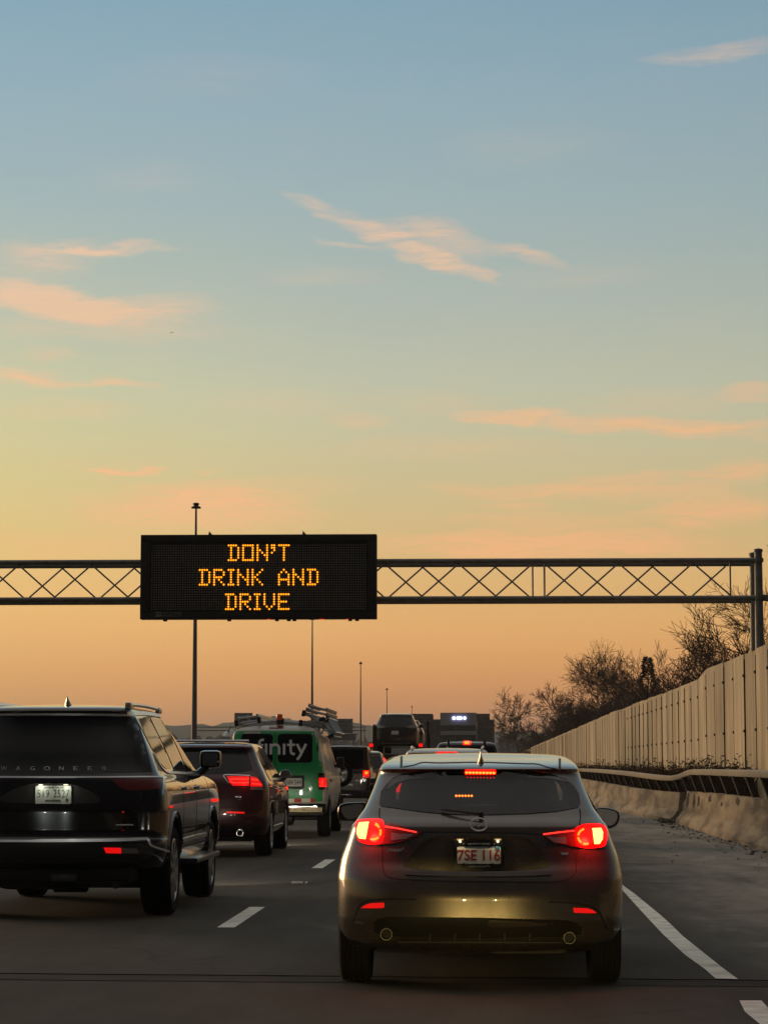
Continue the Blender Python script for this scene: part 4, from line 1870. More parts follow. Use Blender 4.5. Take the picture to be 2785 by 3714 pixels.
br0 = thing('office_building', (at(1660, 2775, BY).x, BY, 0), 'grey flat roofed office building with a small lit blue and white sign', 'building')
b = MB(); bx(1597, 1728, 2586, 2631, -2.5, 10, b); bo = b.obj('upper_block', 'building_panel', br0, smooth=False)
b = MB(); bx(1486, 1567, 2588, 2606, 2, 12, b); b.obj('roof_plant', 'building_brick', br0, smooth=False)
b = MB(); bx(1728, 1776, 2588, 2610, 1, 12, b); b.obj('roof_plant', 'building_brick', br0, smooth=False)
b = MB(); bx(1488, 1597, 2609, 2790, 0, 18, b); bx(1728.5, 1793, 2610, 2790, -.4, 18, b); bx(1597.5, 1728, 2632, 2790, -.8, 12, b)
b.obj('wall', 'building_brick', br0, smooth=False)
b = MB(); bx(1597, 1728, 2652, 2666, -2.6, 2, b); b.obj('spandrel', 'building_panel', br0, smooth=False)
for (x0, x1, y0, y1, yo) in ((1560, 1592, 2616, 2660, -.10), (1600, 1648, 2634, 2650, -.92), (1653, 1724, 2634, 2650, -.92), (1735, 1760, 2616, 2632, -.5), (1765, 1788, 2616, 2632, -.5),
                             (1600, 1648, 2669, 2700, -.92), (1653, 1724, 2669, 2700, -.92), (1735, 1788, 2640, 2656, -.5), (1735, 1788, 2664, 2680, -.5), (1495, 1552, 2616, 2634, -.1), (1495, 1552, 2642, 2660, -.1)):
    b = MB(); bx(x0, x1, y0, y1, yo, .2, b); b.obj('window', 'building_glass', br0, smooth=False)
sgn = MB()
for x0, x1 in ((1640, 1652), (1655, 1676), (1680, 1690)):
    pts = rrect(at(x0, 2600, BY).x, at(x0, 2611, BY).z, at(x1, 2600, BY).x, at(x0, 2600, BY).z, .2)
    sgn.prism([(p[0], BY - 2.8, p[1]) for p in pts], (0, .2, 0))
so_ = sgn.obj('lit_sign', 'blue_sign_lit', br0, 'glowing blue and white sign near the roof', smooth=False)

# far sign gantry over the opposite carriageway with its sign boards
FY = 290
fr = thing('sign_gantry', (at(1315, 2775, FY).x, FY, 0), 'small distant gantry with horizontal bars left of and behind the green van', 'gantry')
for py_ in (2637, 2650, 2663):
    if py_ == 2663:
        a_, c_ = at(1205, py_, FY), at(1300, py_, FY)
    else:
        a_, c_ = at(700, py_, FY), at(1327, py_, FY)
    MB().tube((a_.x, FY, a_.z), (c_.x, FY, c_.z), .055, n=8).obj('chord', 'dark_metal', fr)
for px_, top in ((1277, 2606), (1320, 2640), (704, 2630)):
    p = at(px_, top, FY)
    MB().tube((p.x, FY + .3, 0), (p.x, FY + .3, p.z), .10, .08, n=8).obj('post', 'pole_steel', fr)
for (x0, x1, y0, y1, lb, hid) in ((1215, 1276, 2607, 2660, 'pale back of a tall sign board right of the van roof', 0),
                             (1196, 1292, 2664, 2685, 'pale back of a wide low sign board right of the van roof', 0),
                             (852, 917, 2586, 2625, 'grey back of a sign board above the left end of the van roof', 0)):
    a_, c_ = at(x0, y0, FY), at(x1, y1, FY)
    r_ = thing('sign_board', ((a_.x + c_.x) / 2, FY - .3, c_.z), lb, 'sign board', 'distant sign boards on the far gantry')
    b = MB(); b.box(((a_.x + c_.x) / 2, FY - .3, (a_.z + c_.z) / 2), (c_.x - a_.x, .08, a_.z - c_.z)); b.obj('panel', 'aluminium', r_, smooth=False)
    b = MB()
    for f in (.2, .5, .8):
        zz = c_.z + (a_.z - c_.z) * f
        b.box(((a_.x + c_.x) / 2, FY - .37, zz), (c_.x - a_.x - .1, .06, .07))
    b.obj('stiffener', 'pole_steel', r_, smooth=False)

# airliner far off
AY = 9000
ap = at(622, 1207, AY)
ar = thing('airliner', ap, 'tiny dark airliner low in the sky above the message sign at the left', 'aeroplane')
b = MB()
b.lathe([(-20, .3), (-18, 1.6), (-12, 2.1), (10, 2.1), (18, 1.0), (21, .3)], 'X', (0, 0, 0), 14)
b.v = [Vector((v.x * .36, v.y * .36, v.z * .36)) for v in b.v]
b.v = [Vector(v) + ap for v in b.v]
b.obj('fuselage', 'plane_grey', ar)
w_ = MB()
w_.prism([ap + Vector((-2.2, 0, -.4)), ap + Vector((1.5, 0, -.4)), ap + Vector((3.4, -6, .3)), ap + Vector((2.2, -6, .3))], (0, 0, .25))
w_.prism([ap + Vector((-2.2, 0, -.4)), ap + Vector((1.5, 0, -.4)), ap + Vector((3.4, 6, .3)), ap + Vector((2.2, 6, .3))], (0, 0, .25))
w_.obj('wing', 'plane_grey', ar, smooth=False)
MB().prism([ap + Vector((4.6, 0, .5)), ap + Vector((6.6, 0, .5)), ap + Vector((7.4, 0, 3.4)), ap + Vector((6.4, 0, 3.4))], (0, .3, 0)).obj('tail_fin', 'plane_grey', ar, smooth=False)

# ================================================================ VEHICLES
# ---------------------------------------------------------------- bronze hatchback right ahead
HY = 14.75
LV = [(.20, .76, .40, 4.2, .35), (.245, .80, .20, 4.3, .4), (.30, .845, .08, 4.38, .45), (.36, .878, .03, 4.40, .5), (.44, .890, .0, 4.44, .52), (.55, .893, .0, 4.46, .52),
      (.66, .893, .02, 4.42, .5), (.72, .886, .045, 4.36, .48), (.78, .874, .075, 4.28, .45), (.85, .850, .09, 4.1, .42), (.90, .830, .10, 3.95, .40),
      (.96, .812, .115, 3.7, .40), (.995, .800, .125, 3.45, .40), (1.016, .782, .15, 3.35, .40), (1.05, .760, .21, 3.25, .40), (1.10, .726, .28, 3.12, .38),
      (1.15, .706, .35, 3.0, .38), (1.20, .687, .42, 2.88, .38), (1.27, .664, .51, 2.7, .38), (1.32, .65, .565, 2.6, .36), (1.335, .645, .555, 2.56, .36),
      (1.345, .642, .545, 2.54, .36), (1.358, .637, .58, 2.5, .36), (1.375, .63, .70, 2.45, .34), (1.40, .612, .98, 2.35, .30), (1.42, .588, 1.25, 2.2, .25),
      (1.435, .54, 1.42, 2.15, .2), (1.444, .45, 1.52, 2.1, .2), (1.449, .30, 1.6, 2.05, .2), (1.452, .14, 1.65, 2.0, .2), (1.453, .02, 1.7, 1.9, .2)]
recess = [(1458, 3142), (1480, 3112), (1508, 3081), (1535, 3055), (1560, 3042), (1590, 3036), (1740, 3034), (1880, 3036), (1912, 3043), (1938, 3060), (1962, 3088), (1985, 3120), (1998, 3142),
          (1990, 3150), (1940, 3158), (1850, 3163), (1730, 3165), (1600, 3163), (1510, 3157), (1465, 3150)]
diff = [(1352, 3345), (1368, 3330), (1400, 3323), (1740, 3325), (2060, 3335), (2095, 3345), (2112, 3362), (2110, 3400), (2090, 3440), (1380, 3430), (1352, 3400)]
hb = Car('hatchback', at(1739, 3300, HY).x, HY, 'bronze hatchback with lit red tail lights, nearest car straight ahead', 'bronze_paint', LV,
         [(.80, .385, .26), (3.50, .385, .26)], cuts=[(recess, -.3, .135, 'bronze_paint')], rings=90, half=64)
hb.px('diffuser', [(1356, 3346), (1372, 3332), (1402, 3325), (1740, 3328), (2058, 3338), (2091, 3348), (2108, 3364), (2104, 3386), (2060, 3396), (1740, 3402), (1400, 3394), (1358, 3380)], 'matt_black', off=.004)
dfb = MB()
for i in range(5):
    c = at(1560 + 90 * i, 3405, HY + .06)
    dfb.box((c.x, HY + .07, c.z + .01), (.012, .09, .05), bev=.004)
c = at(1740, 3420, HY + .08)
dfb.box((c.x, HY + .09, c.z + .005), (1.0, .08, .012), bev=.004)
dfb.obj('diffuser', 'seam', hb.root)
rw = hb.px('rear_window', [(1376, 2919), (1382, 2872), (1399, 2849), (1425, 2823), (1459, 2806), (1518, 2798), (1618, 2793), (1744, 2791), (1853, 2796), (1952, 2801), (2002, 2810), (2045, 2823), (2078, 2849),
                      (2098, 2882), (2103, 2915), (2096, 2930), (2018, 2944), (1919, 2952), (1786, 2956), (1717, 2957), (1618, 2954), (1518, 2944), (1435, 2932), (1384, 2926)], 'cabin_glass', step=22, thick=.002)
hb.px('window_band', [(1470, 2806), (1518, 2799), (1744, 2792), (1952, 2802), (2030, 2822), (2060, 2840), (1990, 2826), (1900, 2822), (1740, 2820), (1560, 2822), (1480, 2830), (1440, 2842), (1400, 2868), (1420, 2832)], 'gloss_black', off=.0055, parent=rw)
# roof: joints, dark drip strips, shark fin
for a_ in (((1456, 2744), (1455, 2783)), ((2029, 2752), (2029, 2790))):
    hb.line('roof_strip', a_, 9, 'black_plastic', curve=False, step=4)
hb.line('panel_gap', [(1462, 2782), (1500, 2775), (1530, 2766), (1560, 2766), (1600, 2767), (1740, 2765), (1900, 2770), (1930, 2770), (1955, 2773), (1985, 2783), (2018, 2789)], 3, 'seam', off=.002)
hb.line('panel_gap', [(1377, 2932), (1376, 2960), (1384, 2978)], 4, 'seam', off=.002)
hb.line('panel_gap', [(2101, 2934), (2104, 2960), (2100, 2992)], 4, 'seam', off=.002)
hb.line('panel_gap', [(1385, 3066), (1386, 3110), (1388, 3148), (1398, 3172), (1424, 3185), (1500, 3192), (1600, 3196), (1740, 3198), (1880, 3200), (1980, 3200), (2040, 3195), (2072, 3182), (2087, 3160), (2090, 3120), (2090, 3078)], 4.5, 'seam', off=.002)
hb.line('panel_gap', [(1532, 3018), (1600, 3019), (1740, 3020), (1880, 3022), (1966, 3027)], 3.5, 'seam', off=.002)
hb.line('trim_lip', [(1470, 3172), (1560, 3176), (1740, 3178), (1900, 3177), (2000, 3172)], 5, 'bronze_paint', off=.012)
hb.line('bumper_lip', [(1405, 3318), (1500, 3319), (1740, 3321), (1960, 3326), (2050, 3331)], 5, 'bronze_paint', off=.014)
hb.line('crease_shade', [(1510, 3262), (1440, 3261), (1386, 3262), (1330, 3270), (1305, 3284), (1290, 3315), (1271, 3354)], 5, 'seam', off=.002)  # dark ribbons painted on as the shade of the bumper creases, no groove cut
hb.line('crease_shade', [(1985, 3272), (2040, 3273), (2110, 3280), (2165, 3300), (2182, 3330), (2200, 3370)], 5, 'seam', off=.002)
hb.px('bumper_vane', [(1306, 3294), (1320, 3300), (1362, 3318), (1340, 3326), (1304, 3305)], 'bronze_paint', off=.012)
hb.px('bumper_vane', [(1270, 3356), (1286, 3343), (1322, 3350), (1318, 3356)], 'bronze_paint', off=.014)

for sd, lobe, outer, block, ringc, ang, ln, clr, halo in (
        ('l', [(1297, 2983), (1340, 2976), (1385, 2978), (1396, 3000), (1394, 3040), (1376, 3063), (1314, 3058), (1299, 3031)],
         [(1296, 2982), (1340, 2974), (1386, 2975), (1406, 2988), (1472, 3002), (1534, 3018), (1512, 3036), (1479, 3049), (1432, 3059), (1376, 3065), (1313, 3059), (1298, 3031)],
         [(1307, 2990), (1341, 2988), (1338, 3008), (1334, 3030), (1330, 3046), (1308, 3043), (1301, 3028), (1302, 3006)], (1357, 3020), (-75, 110),
         [(1398, 3001), (1440, 3006), (1512, 3020)], [(1420, 3051), (1422, 3022), (1452, 3026), (1506, 3028), (1474, 3044)], -1),
        ('r', [(2082, 3010), (2101, 2997), (2140, 2992), (2180, 2995), (2195, 3018), (2193, 3055), (2176, 3074), (2101, 3075), (2084, 3050)],
         [(1964, 3028), (2018, 3013), (2078, 3008), (2101, 2995), (2140, 2990), (2182, 2993), (2197, 3018), (2195, 3056), (2177, 3076), (2101, 3077), (2051, 3066), (2005, 3061), (1985, 3046)],
         [(2142, 3007), (2172, 3006), (2179, 3022), (2178, 3046), (2168, 3062), (2150, 3063), (2146, 3036)], (2119, 3036), (70, 255),
         [(1968, 3028), (2030, 3020), (2080, 3015)], [(1977, 3036), (2008, 3038), (2050, 3037), (2051, 3062), (2008, 3058)], 1)):
    tl = hb.px('tail_light', outer, 'red_lens_dim', off=.012, thick=.02, step=8)
    hb.px('lamp_lens', smooth_poly(lobe), 'red_glass', off=.0135, thick=.01, step=9, parent=tl)
    hb.px('brake_lamp', block, 'lamp_core', off=.016, thick=.006, step=7, parent=tl)
    cxp, cyp = ringc
    hb.px('lamp_bowl', [(cxp + 33 * math.cos(2 * math.pi * i / 20), cyp + 33 * math.sin(2 * math.pi * i / 20)) for i in range(20)], 'lamp_red', off=.0145, thick=.004, step=9, parent=tl)
    a0, a1 = ang
    for s0_, s1_ in ((0, .22), (.30, .56), (.64, 1.0)):
        pts = [(cxp + 27 * math.cos(R(a0 + (a1 - a0) * (s0_ + (s1_ - s0_) * i / 5))), cyp + 27 * math.sin(R(a0 + (a1 - a0) * (s0_ + (s1_ - s0_) * i / 5)))) for i in range(6)]
        hb.line('lamp_ring', pts, 7, 'lamp_ring', off=.017, thick=.004, parent=tl, step=6)
    hb.line('light_bar', ln, 5, 'lamp_line', off=.016, parent=tl)
    hb.px('reverse_lens', clr, 'clear_lens', off=.016, thick=.004, step=8, parent=tl)
    c = hb.hit(*ringc)
    lamp_light(tl, c + Vector((.05 * (1 if sd == 'r' else -1), -.06, .0)), 5.0, r=.03)
bl = hb.px('high_brake_light', rrect(1684, 2791, 1799, 2812, 6), 'red_glass', off=.010, step=9)
hb.dots('brake_led', [(1692 + 12.3 * i, 2801 + .25 * i) for i in range(9)], .0095, 'brake_led', off=.012, parent=bl, n=10)
hb.dots('lens_glint', [(1695 + 12.0 * i, 2820 + .2 * i) for i in range(9)], .0035, 'lamp_red', off=.008, parent=bl, n=6)  # tiny glowing dots painted in as the reflection of the LEDs above
hb.dots('brake_light_reflection', [(1654 + 11.2 * i, 2887) for i in range(6)], .0075, 'brake_led', off=.006, parent=rw, n=10)  # glowing dots on the pane imitate the brake LEDs' reflection, no lamp here
# emblem: oval ring with a winged V
ec = hb.hit(1736, 2990)
eb = MB()
n = 36
rx_, rz_ = 30 * HY / FPX, 22.5 * HY / FPX
for i in range(n):
    a_, b_ = 2 * math.pi * i / n, 2 * math.pi * (i + 1) / n
    eb.tube((ec.x + rx_ * math.cos(a_), ec.y - .032, ec.z + rz_ * math.sin(a_)), (ec.x + rx_ * math.cos(b_), ec.y - .032, ec.z + rz_ * math.sin(b_)), .0065, n=6, caps=False)
wing = [(-.86, .42), (-.45, .34), (0, -.12), (.45, .34), (.86, .42), (.80, .55), (.42, .50), (0, .08), (-.42, .50), (-.80, .55)]
w2 = [(-.9, -.05), (-.55, .3), (0, -.32), (.55, .3), (.9, -.05), (.5, .12), (0, -.52), (-.5, .12)]
eb.prism([(ec.x + x * rx_, ec.y - .036, ec.z + z * rz_ - .004) for x, z in [(-.95, .1), (-.5, .42), (-.2, .3), (0, -.12), (.2, .3), (.5, .42), (.95, .1), (.5, .24), (.22, .08), (0, -.38), (-.22, .08), (-.5, .24)]], (0, .01, 0))
eb.obj('emblem', 'letter_chrome', hb.root, angle=50)
YB = hb.hit(1445, 3081).y
hb.txt('badge', 'mazda3', 1404, 3074, 1487, 3088, YB - .006, 'letter_chrome', bold=.02, shear=.25)
p, q = at(2004, 3092, YB), at(2061, 3101, YB)
MB().prism([(p.x, YB - .004, q.z), (q.x - .006, YB - .004, q.z), (q.x, YB - .004, p.z), (p.x + .008, YB - .004, p.z)], (0, .05, 0)).obj('badge', 'letter_chrome', hb.root, smooth=False)
YP = HY + .085
pl_ = hb.plate(1653, 3056, 1820, 3146, YP, 'plate_white', 'gloss_black')
hb.txt('plate_number', '7SE 116', 1660, 3082, 1813, 3121, YP - .003, 'plate_red', pl_, bold=.012, thick=.003)
hb.txt('plate_state', 'Massachusetts', 1690, 3066, 1775, 3076, YP - .003, 'plate_blue', pl_, thick=.003)
hb.txt('plate_motto', 'The Spirit of America', 1690, 3131, 1785, 3138, YP - .003, 'plate_blue', pl_, thick=.003)
hb.txt('frame_text', 'NORTH END', 1697, 3057.5, 1776, 3063, YP - .009, 'letter_chrome', pl_, thick=.003)
hb.txt('frame_text', 'MASSACHUSETTS', 1700, 3140, 1776, 3145, YP - .009, 'letter_chrome', pl_, thick=.003)
b = MB()
for px_, py_ in ((1685, 3062), (1788, 3062), (1682, 3136), (1786, 3136)):
    c = at(px_, py_, YP - .01)
    b.lathe([(-.006, .004), (-.004, .010), (.006, .010)], 'Y', c, 10)
b.obj('plate_screw', 'gloss_black', pl_)
p = at(1803, 3074, YP - .004)
MB().box(p, (.026, .004, .022)).obj('plate_sticker', 'plate_blue', pl_, smooth=False)
for px_ in (1668, 1805):
    c = at(px_, 3045, YP - .02)
    pm = MB().box((c.x, YP - .015, c.z), (.04, .05, .008), bev=.003).obj('plate_lamp', 'plate_lamp_lens', hb.root)
    lamp_light(pm, (c.x, YP - .038, c.z - .012), .11, (1.0, .80, .45), .008)
hb.px('reflector', [(1310, 3293), (1329, 3281), (1346, 3276), (1392, 3274), (1393, 3290), (1388, 3293), (1353, 3294)], 'reflector_glow', off=.006, step=7)
hb.px('reflector', [(2078, 3292), (2082, 3293), (2128, 3294), (2148, 3301), (2161, 3311), (2141, 3312), (2081, 3310)], 'reflector_glow', off=.006, step=7)
for px_, py_ in ((1401, 3389), (2064, 3402)):
    c = at(px_, py_, HY - .01)
    r = 21 * HY / FPX
    b = MB()
    b.lathe([(0, r * .92), (0, r), (.30, r), (.30, r * .9), (.02, r * .90)], 'Y', c, 32, closed=True)
    e_ = b.obj('exhaust_pipe', 'pipe_metal', hb.root, angle=50)
    MB().lathe([(.10, .001), (.10, r * .85), (.12, r * .85)], 'Y', c, 24).obj('pipe_inside', 'seam', e_)
hb.mirror_px([(1225, 2930), (1246, 2913), (1300, 2909), (1326, 2912), (1327, 2945), (1300, 2972), (1258, 2978), (1228, 2970)],
             [(1238, 2929), (1262, 2921), (1314, 2917), (1316, 2944), (1296, 2965), (1262, 2971), (1242, 2952)], HY + 2.62, m='dark_paint')
hb.mirror_px([(2149, 2936), (2180, 2928), (2217, 2932), (2245, 2946), (2246, 2975), (2230, 2998), (2200, 3005), (2180, 2984), (2158, 2960)],
             [(2158, 2938), (2184, 2934), (2215, 2939), (2236, 2949), (2236, 2972), (2224, 2990), (2204, 2994), (2184, 2974), (2166, 2954)], HY + 2.62, m='dark_paint')
hb.fin(1742, 2726, 2776, 19, HY + .74, 'dark_paint', .18)
# windscreen, then the cabin is hollowed behind the panes
wsv, wsf = hb.fill([(-.60, 1.07), (.60, 1.07), (.56, 1.22), (.50, 1.335), (-.50, 1.335), (-.56, 1.22)], .1)
hb.mapped('windscreen', wsv, wsf, 'windscreen_glass', lambda p: (Vector((hb.x + p[0], HY + 8, p[1])), Vector((0, -1, 0))), thick=.002)
hb.hollow([(1388, 2921), (1392, 2876), (1408, 2854), (1432, 2832), (1464, 2814), (1520, 2805), (1744, 2799), (1950, 2808), (2040, 2830), (2070, 2854), (2088, 2884), (2092, 2914), (2086, 2922), (2016, 2936), (1917, 2944),
           (1786, 2948), (1717, 2949), (1618, 2946), (1520, 2936), (1437, 2924), (1400, 2922)], -.4, 3.9)
for xx, yy, w_, zt, lb in ((-.36, 1.25, .24, 1.15, 'rear'), (.36, 1.25, .24, 1.15, 'rear'), (-.36, 2.15, .26, 1.235, 'front'), (.36, 2.15, .26, 1.235, 'front')):
    b = MB()
    b.box((hb.x + xx, HY + yy, zt - .085), (w_, .10, .17), bev=.04)
    if lb == 'front':
        b.box((hb.x + xx, HY + yy + .02, 1.04), (.48, .12, .16), bev=.05)
    b.obj('head_rest', 'seat_cloth', hb.root)
MB().box((hb.x, HY + 2.62, 1.265), (.22, .03, .06), bev=.012).obj('rear_view_mirror', 'black_plastic', hb.root)
wp_ = MB()
q0, q1 = hb.hit(1736, 2952) if False else at(1744, 2952, HY + .20), at(1600, 2936, HY + .27)
wp_.tube(q0 + Vector((0, -.02, 0)), q1 + Vector((0, -.02, 0)), .008, .005, n=6)
wp_.lathe([(-.03, .012), (.02, .018)], 'Y', q0, 10)
wp_.obj('rear_wiper', 'black_plastic', hb.root)
hb.wheels4(.80, 3.50, .330, .205, .888, rim='rim_dark', spokes=10)
for sg in (-1, 1):
    hb.side('side_window', [(.95, 1.0), (1.3, .97), (2.75, .93), (3.1, 1.0), (2.5, 1.32), (1.9, 1.37), (1.2, 1.34), (.85, 1.2)], 'glass', sg, step=.12)
b = MB()
b.box((hb.x, HY + 2.7, .235), (1.36, 2.7, .11), bev=.03)
b.tube((hb.x - .55, HY + .8, .33), (hb.x + .55, HY + .8, .33), .05, n=10)
b.box((hb.x + .3, HY + .5, .27), (.5, .4, .14), bev=.05)
b.obj('underbody', 'seam', hb.root)

# ---------------------------------------------------------------- big black sport utility, left
WY = 21.3
LV = [(.36, .93, .55, 5.1, .3), (.46, 1.0, .14, 5.35, .35), (.52, 1.03, .06, 5.40, .4), (.60, 1.05, .01, 5.45, .42), (.68, 1.055, .0, 5.45, .42), (.705, 1.055, .01, 5.45, .42), (.72, 1.055, .075, 5.44, .42),
      (.80, 1.06, .09, 5.42, .42), (.95, 1.06, .09, 5.40, .42), (1.08, 1.05, .10, 5.35, .42), (1.18, 1.03, .115, 5.2, .42), (1.24, 1.0, .125, 4.7, .42), (1.28, .965, .14, 4.2, .42),
      (1.36, .925, .18, 3.95, .42), (1.48, .872, .23, 3.72, .40), (1.60, .815, .285, 3.5, .38), (1.72, .755, .335, 3.25, .36), (1.80, .715, .36, 3.1, .34), (1.835, .698, .345, 3.05, .32),
      (1.86, .682, .335, 3.0, .30), (1.885, .66, .37, 2.95, .28), (1.905, .62, .55, 2.85, .25), (1.92, .5, .85, 2.75, .2), (1.93, .3, 1.0, 2.6, .2), (1.935, .03, 1.2, 2.4, .2)]
LV = [(z_, w_ * .962, *r_) for z_, w_, *r_ in LV]
wg = Car('suv', -3.79, WY, 'large black sport utility with chrome trims and green numbered plate in the left lane', 'black_paint', LV,
         [(1.0, .475, .36), (4.12, .475, .36)], cuts=[(smooth_poly([(-15, 2846), (195, 2842), (352, 2846), (350, 2900), (330, 2914), (195, 2916), (60, 2914), (-20, 2904)], 2), -.3, .12, 'recess_grey')], rings=80, half=56, cf=.7)
rw = wg.px('rear_window', [(-100, 2600), (200, 2598), (491, 2601), (508, 2640), (528, 2700), (543, 2760), (552, 2800), (300, 2806), (50, 2807), (-158, 2803), (-140, 2720)], 'glass', step=26)
wg.line('chrome_trim', [(-112, 2592), (195, 2590), (400, 2592), (490, 2595)], 6.5, 'bright_trim', off=.008)
wg.line('chrome_trim', [(-195, 2818), (0, 2819), (195, 2819), (400, 2819), (560, 2819), (592, 2821)], 4.5, 'bright_trim', off=.010)
wg.px('tail_light', [(402, 2826), (500, 2826), (588, 2825), (588, 2858), (540, 2866), (468, 2866), (438, 2858)], 'red_lens_dim', off=.006, step=12)
wg.line('tail_light_trim', [(592, 2822), (591, 2850), (589, 2884)], 3.5, 'chrome', off=.008)
wg.px('tail_light', [(-8, 2826), (-100, 2826), (-195, 2825), (-195, 2858), (-140, 2866), (-70, 2866), (-42, 2858)], 'red_lens_dim', off=.006, step=12)
wg.line('panel_gap', [(515, 2822), (514, 2870), (515, 2940), (510, 3000), (490, 3012), (440, 3020)], 3.5, 'seam', off=.002)
wg.line('crease_trim', [(-190, 2944), (195, 2943), (470, 2945)], 3, 'black_paint', off=.010)
YL = wg.hit(195, 2786).y
for i, ch_ in enumerate('WAGONEER'):
    x = 16 + i * 52.0
    hw = 11 if ch_ in 'WO' else 8
    h = wg.hit(x, 2786)
    wg.txt('letter', ch_, x - hw, 2779.5, x + hw - 1, 2793, h.y - .014, 'letter_chrome', bold=-.015, thick=.012)
YP = WY + .095
pl_ = wg.plate(130, 2850, 259, 2916, YP, 'plate_white')
wg.txt('plate_number', '519', 137, 2864, 179, 2892, YP - .003, 'plate_green', pl_, bold=-.01, thick=.003)
wg.txt('plate_number', '2527', 195, 2864, 252, 2892, YP - .003, 'plate_green', pl_, bold=-.01, thick=.003)
wg.txt('plate_top_text', 'LIVE FREE OR DIE', 160, 2853.5, 232, 2859, YP - .003, 'plate_black', pl_, thick=.003)
wg.txt('plate_bottom_text', 'NEW HAMPSHIRE', 166, 2900, 222, 2908, YP - .003, 'plate_green', pl_, thick=.003)
p = at(244, 2901, YP - .004)
MB().box(p, (.022, .004, .024)).obj('plate_sticker', 'plate_green', pl_, smooth=False)
for px_ in (150, 240):
    c = at(px_, 2846, YP - .02)
    pm = MB().box((c.x, YP - .01, c.z), (.04, .05, .008), bev=.003).obj('plate_lamp', 'plate_lamp_lens', wg.root)
    lamp_light(pm, (c.x, YP - .06, c.z - .015), .22, (.95, 1.0, .85), .01)
p, q = at(415, 2990, WY + .07), at(480, 2995, WY + .07)
MB().box(((p.x + q.x) / 2, wg.hit(448, 2992).y, (p.z + q.z) / 2), (q.x - p.x, .03, p.z - q.z), bev=.004).obj('badge', 'letter_chrome', wg.root)
wg.px('bumper_cover', [(-140, 3060), (200, 3058), (520, 3062), (545, 3070), (560, 3088), (540, 3112), (500, 3126), (195, 3130), (-110, 3128), (-160, 3090)], 'grey_bumper', off=.004, step=22)
wg.line('chrome_trim', [(-180, 3051), (0, 3052), (195, 3052), (400, 3050), (520, 3046), (536, 3047), (548, 3066), (590, 3081), (634, 3097)], 7, 'bright_trim', off=.014)
wg.px('reflector', [(377, 3074), (440, 3075), (441, 3094), (386, 3093)], 'reflector_glow', off=.010, step=9)
wg.px('reverse_lens', [(443, 3075), (496, 3077), (506, 3094), (443, 3094)], 'clear_lens', off=.010, step=9)
# underside
b = MB()
b.box((wg.x, WY + .55, .42), (1.5, .7, .16), bev=.04)
b.box((wg.x, WY + 2.9, .36), (1.5, 4.2, .22), bev=.04)
c = at(130, 3215, WY + .9)
b.lathe([(-.12, .30), (-.10, .36), (.10, .36), (.12, .30)], 'Z', (c.x, WY + .95, .36), 28)
b.tube((wg.x - .75, WY + 1.0, .36), (wg.x + .75, WY + 1.0, .36), .07, n=12)
b.lathe([(-.2, .05), (-.15, .16), (.15, .16), (.2, .05)], 'X', (wg.x + .05, WY + 1.0, .36), 16)
b.box((wg.x + .45, WY + .5, .36), (.42, .5, .16), bev=.06)
b.obj('underbody', 'black_plastic', wg.root)
p, q = at(185, 3170, WY + .05), at(280, 3199, WY + .05)
MB().box(((p.x + q.x) / 2, WY + .09, (p.z + q.z) / 2), (q.x - p.x, .06, p.z - q.z), bev=.01).obj('tow_hitch', 'grey_bumper', wg.root)
for px_, py_ in ((475, 3192), (420, 3212)):
    c = at(px_, py_, WY + .25)
    MB().lathe([(0, .024), (0, .030), (.3, .030), (.3, .02)], 'Y', c, 16).obj('exhaust_pipe', 'dark_metal', wg.root)
wg.fin(242, 2525, 2556, 14, WY + .75, 'black_paint', .2)
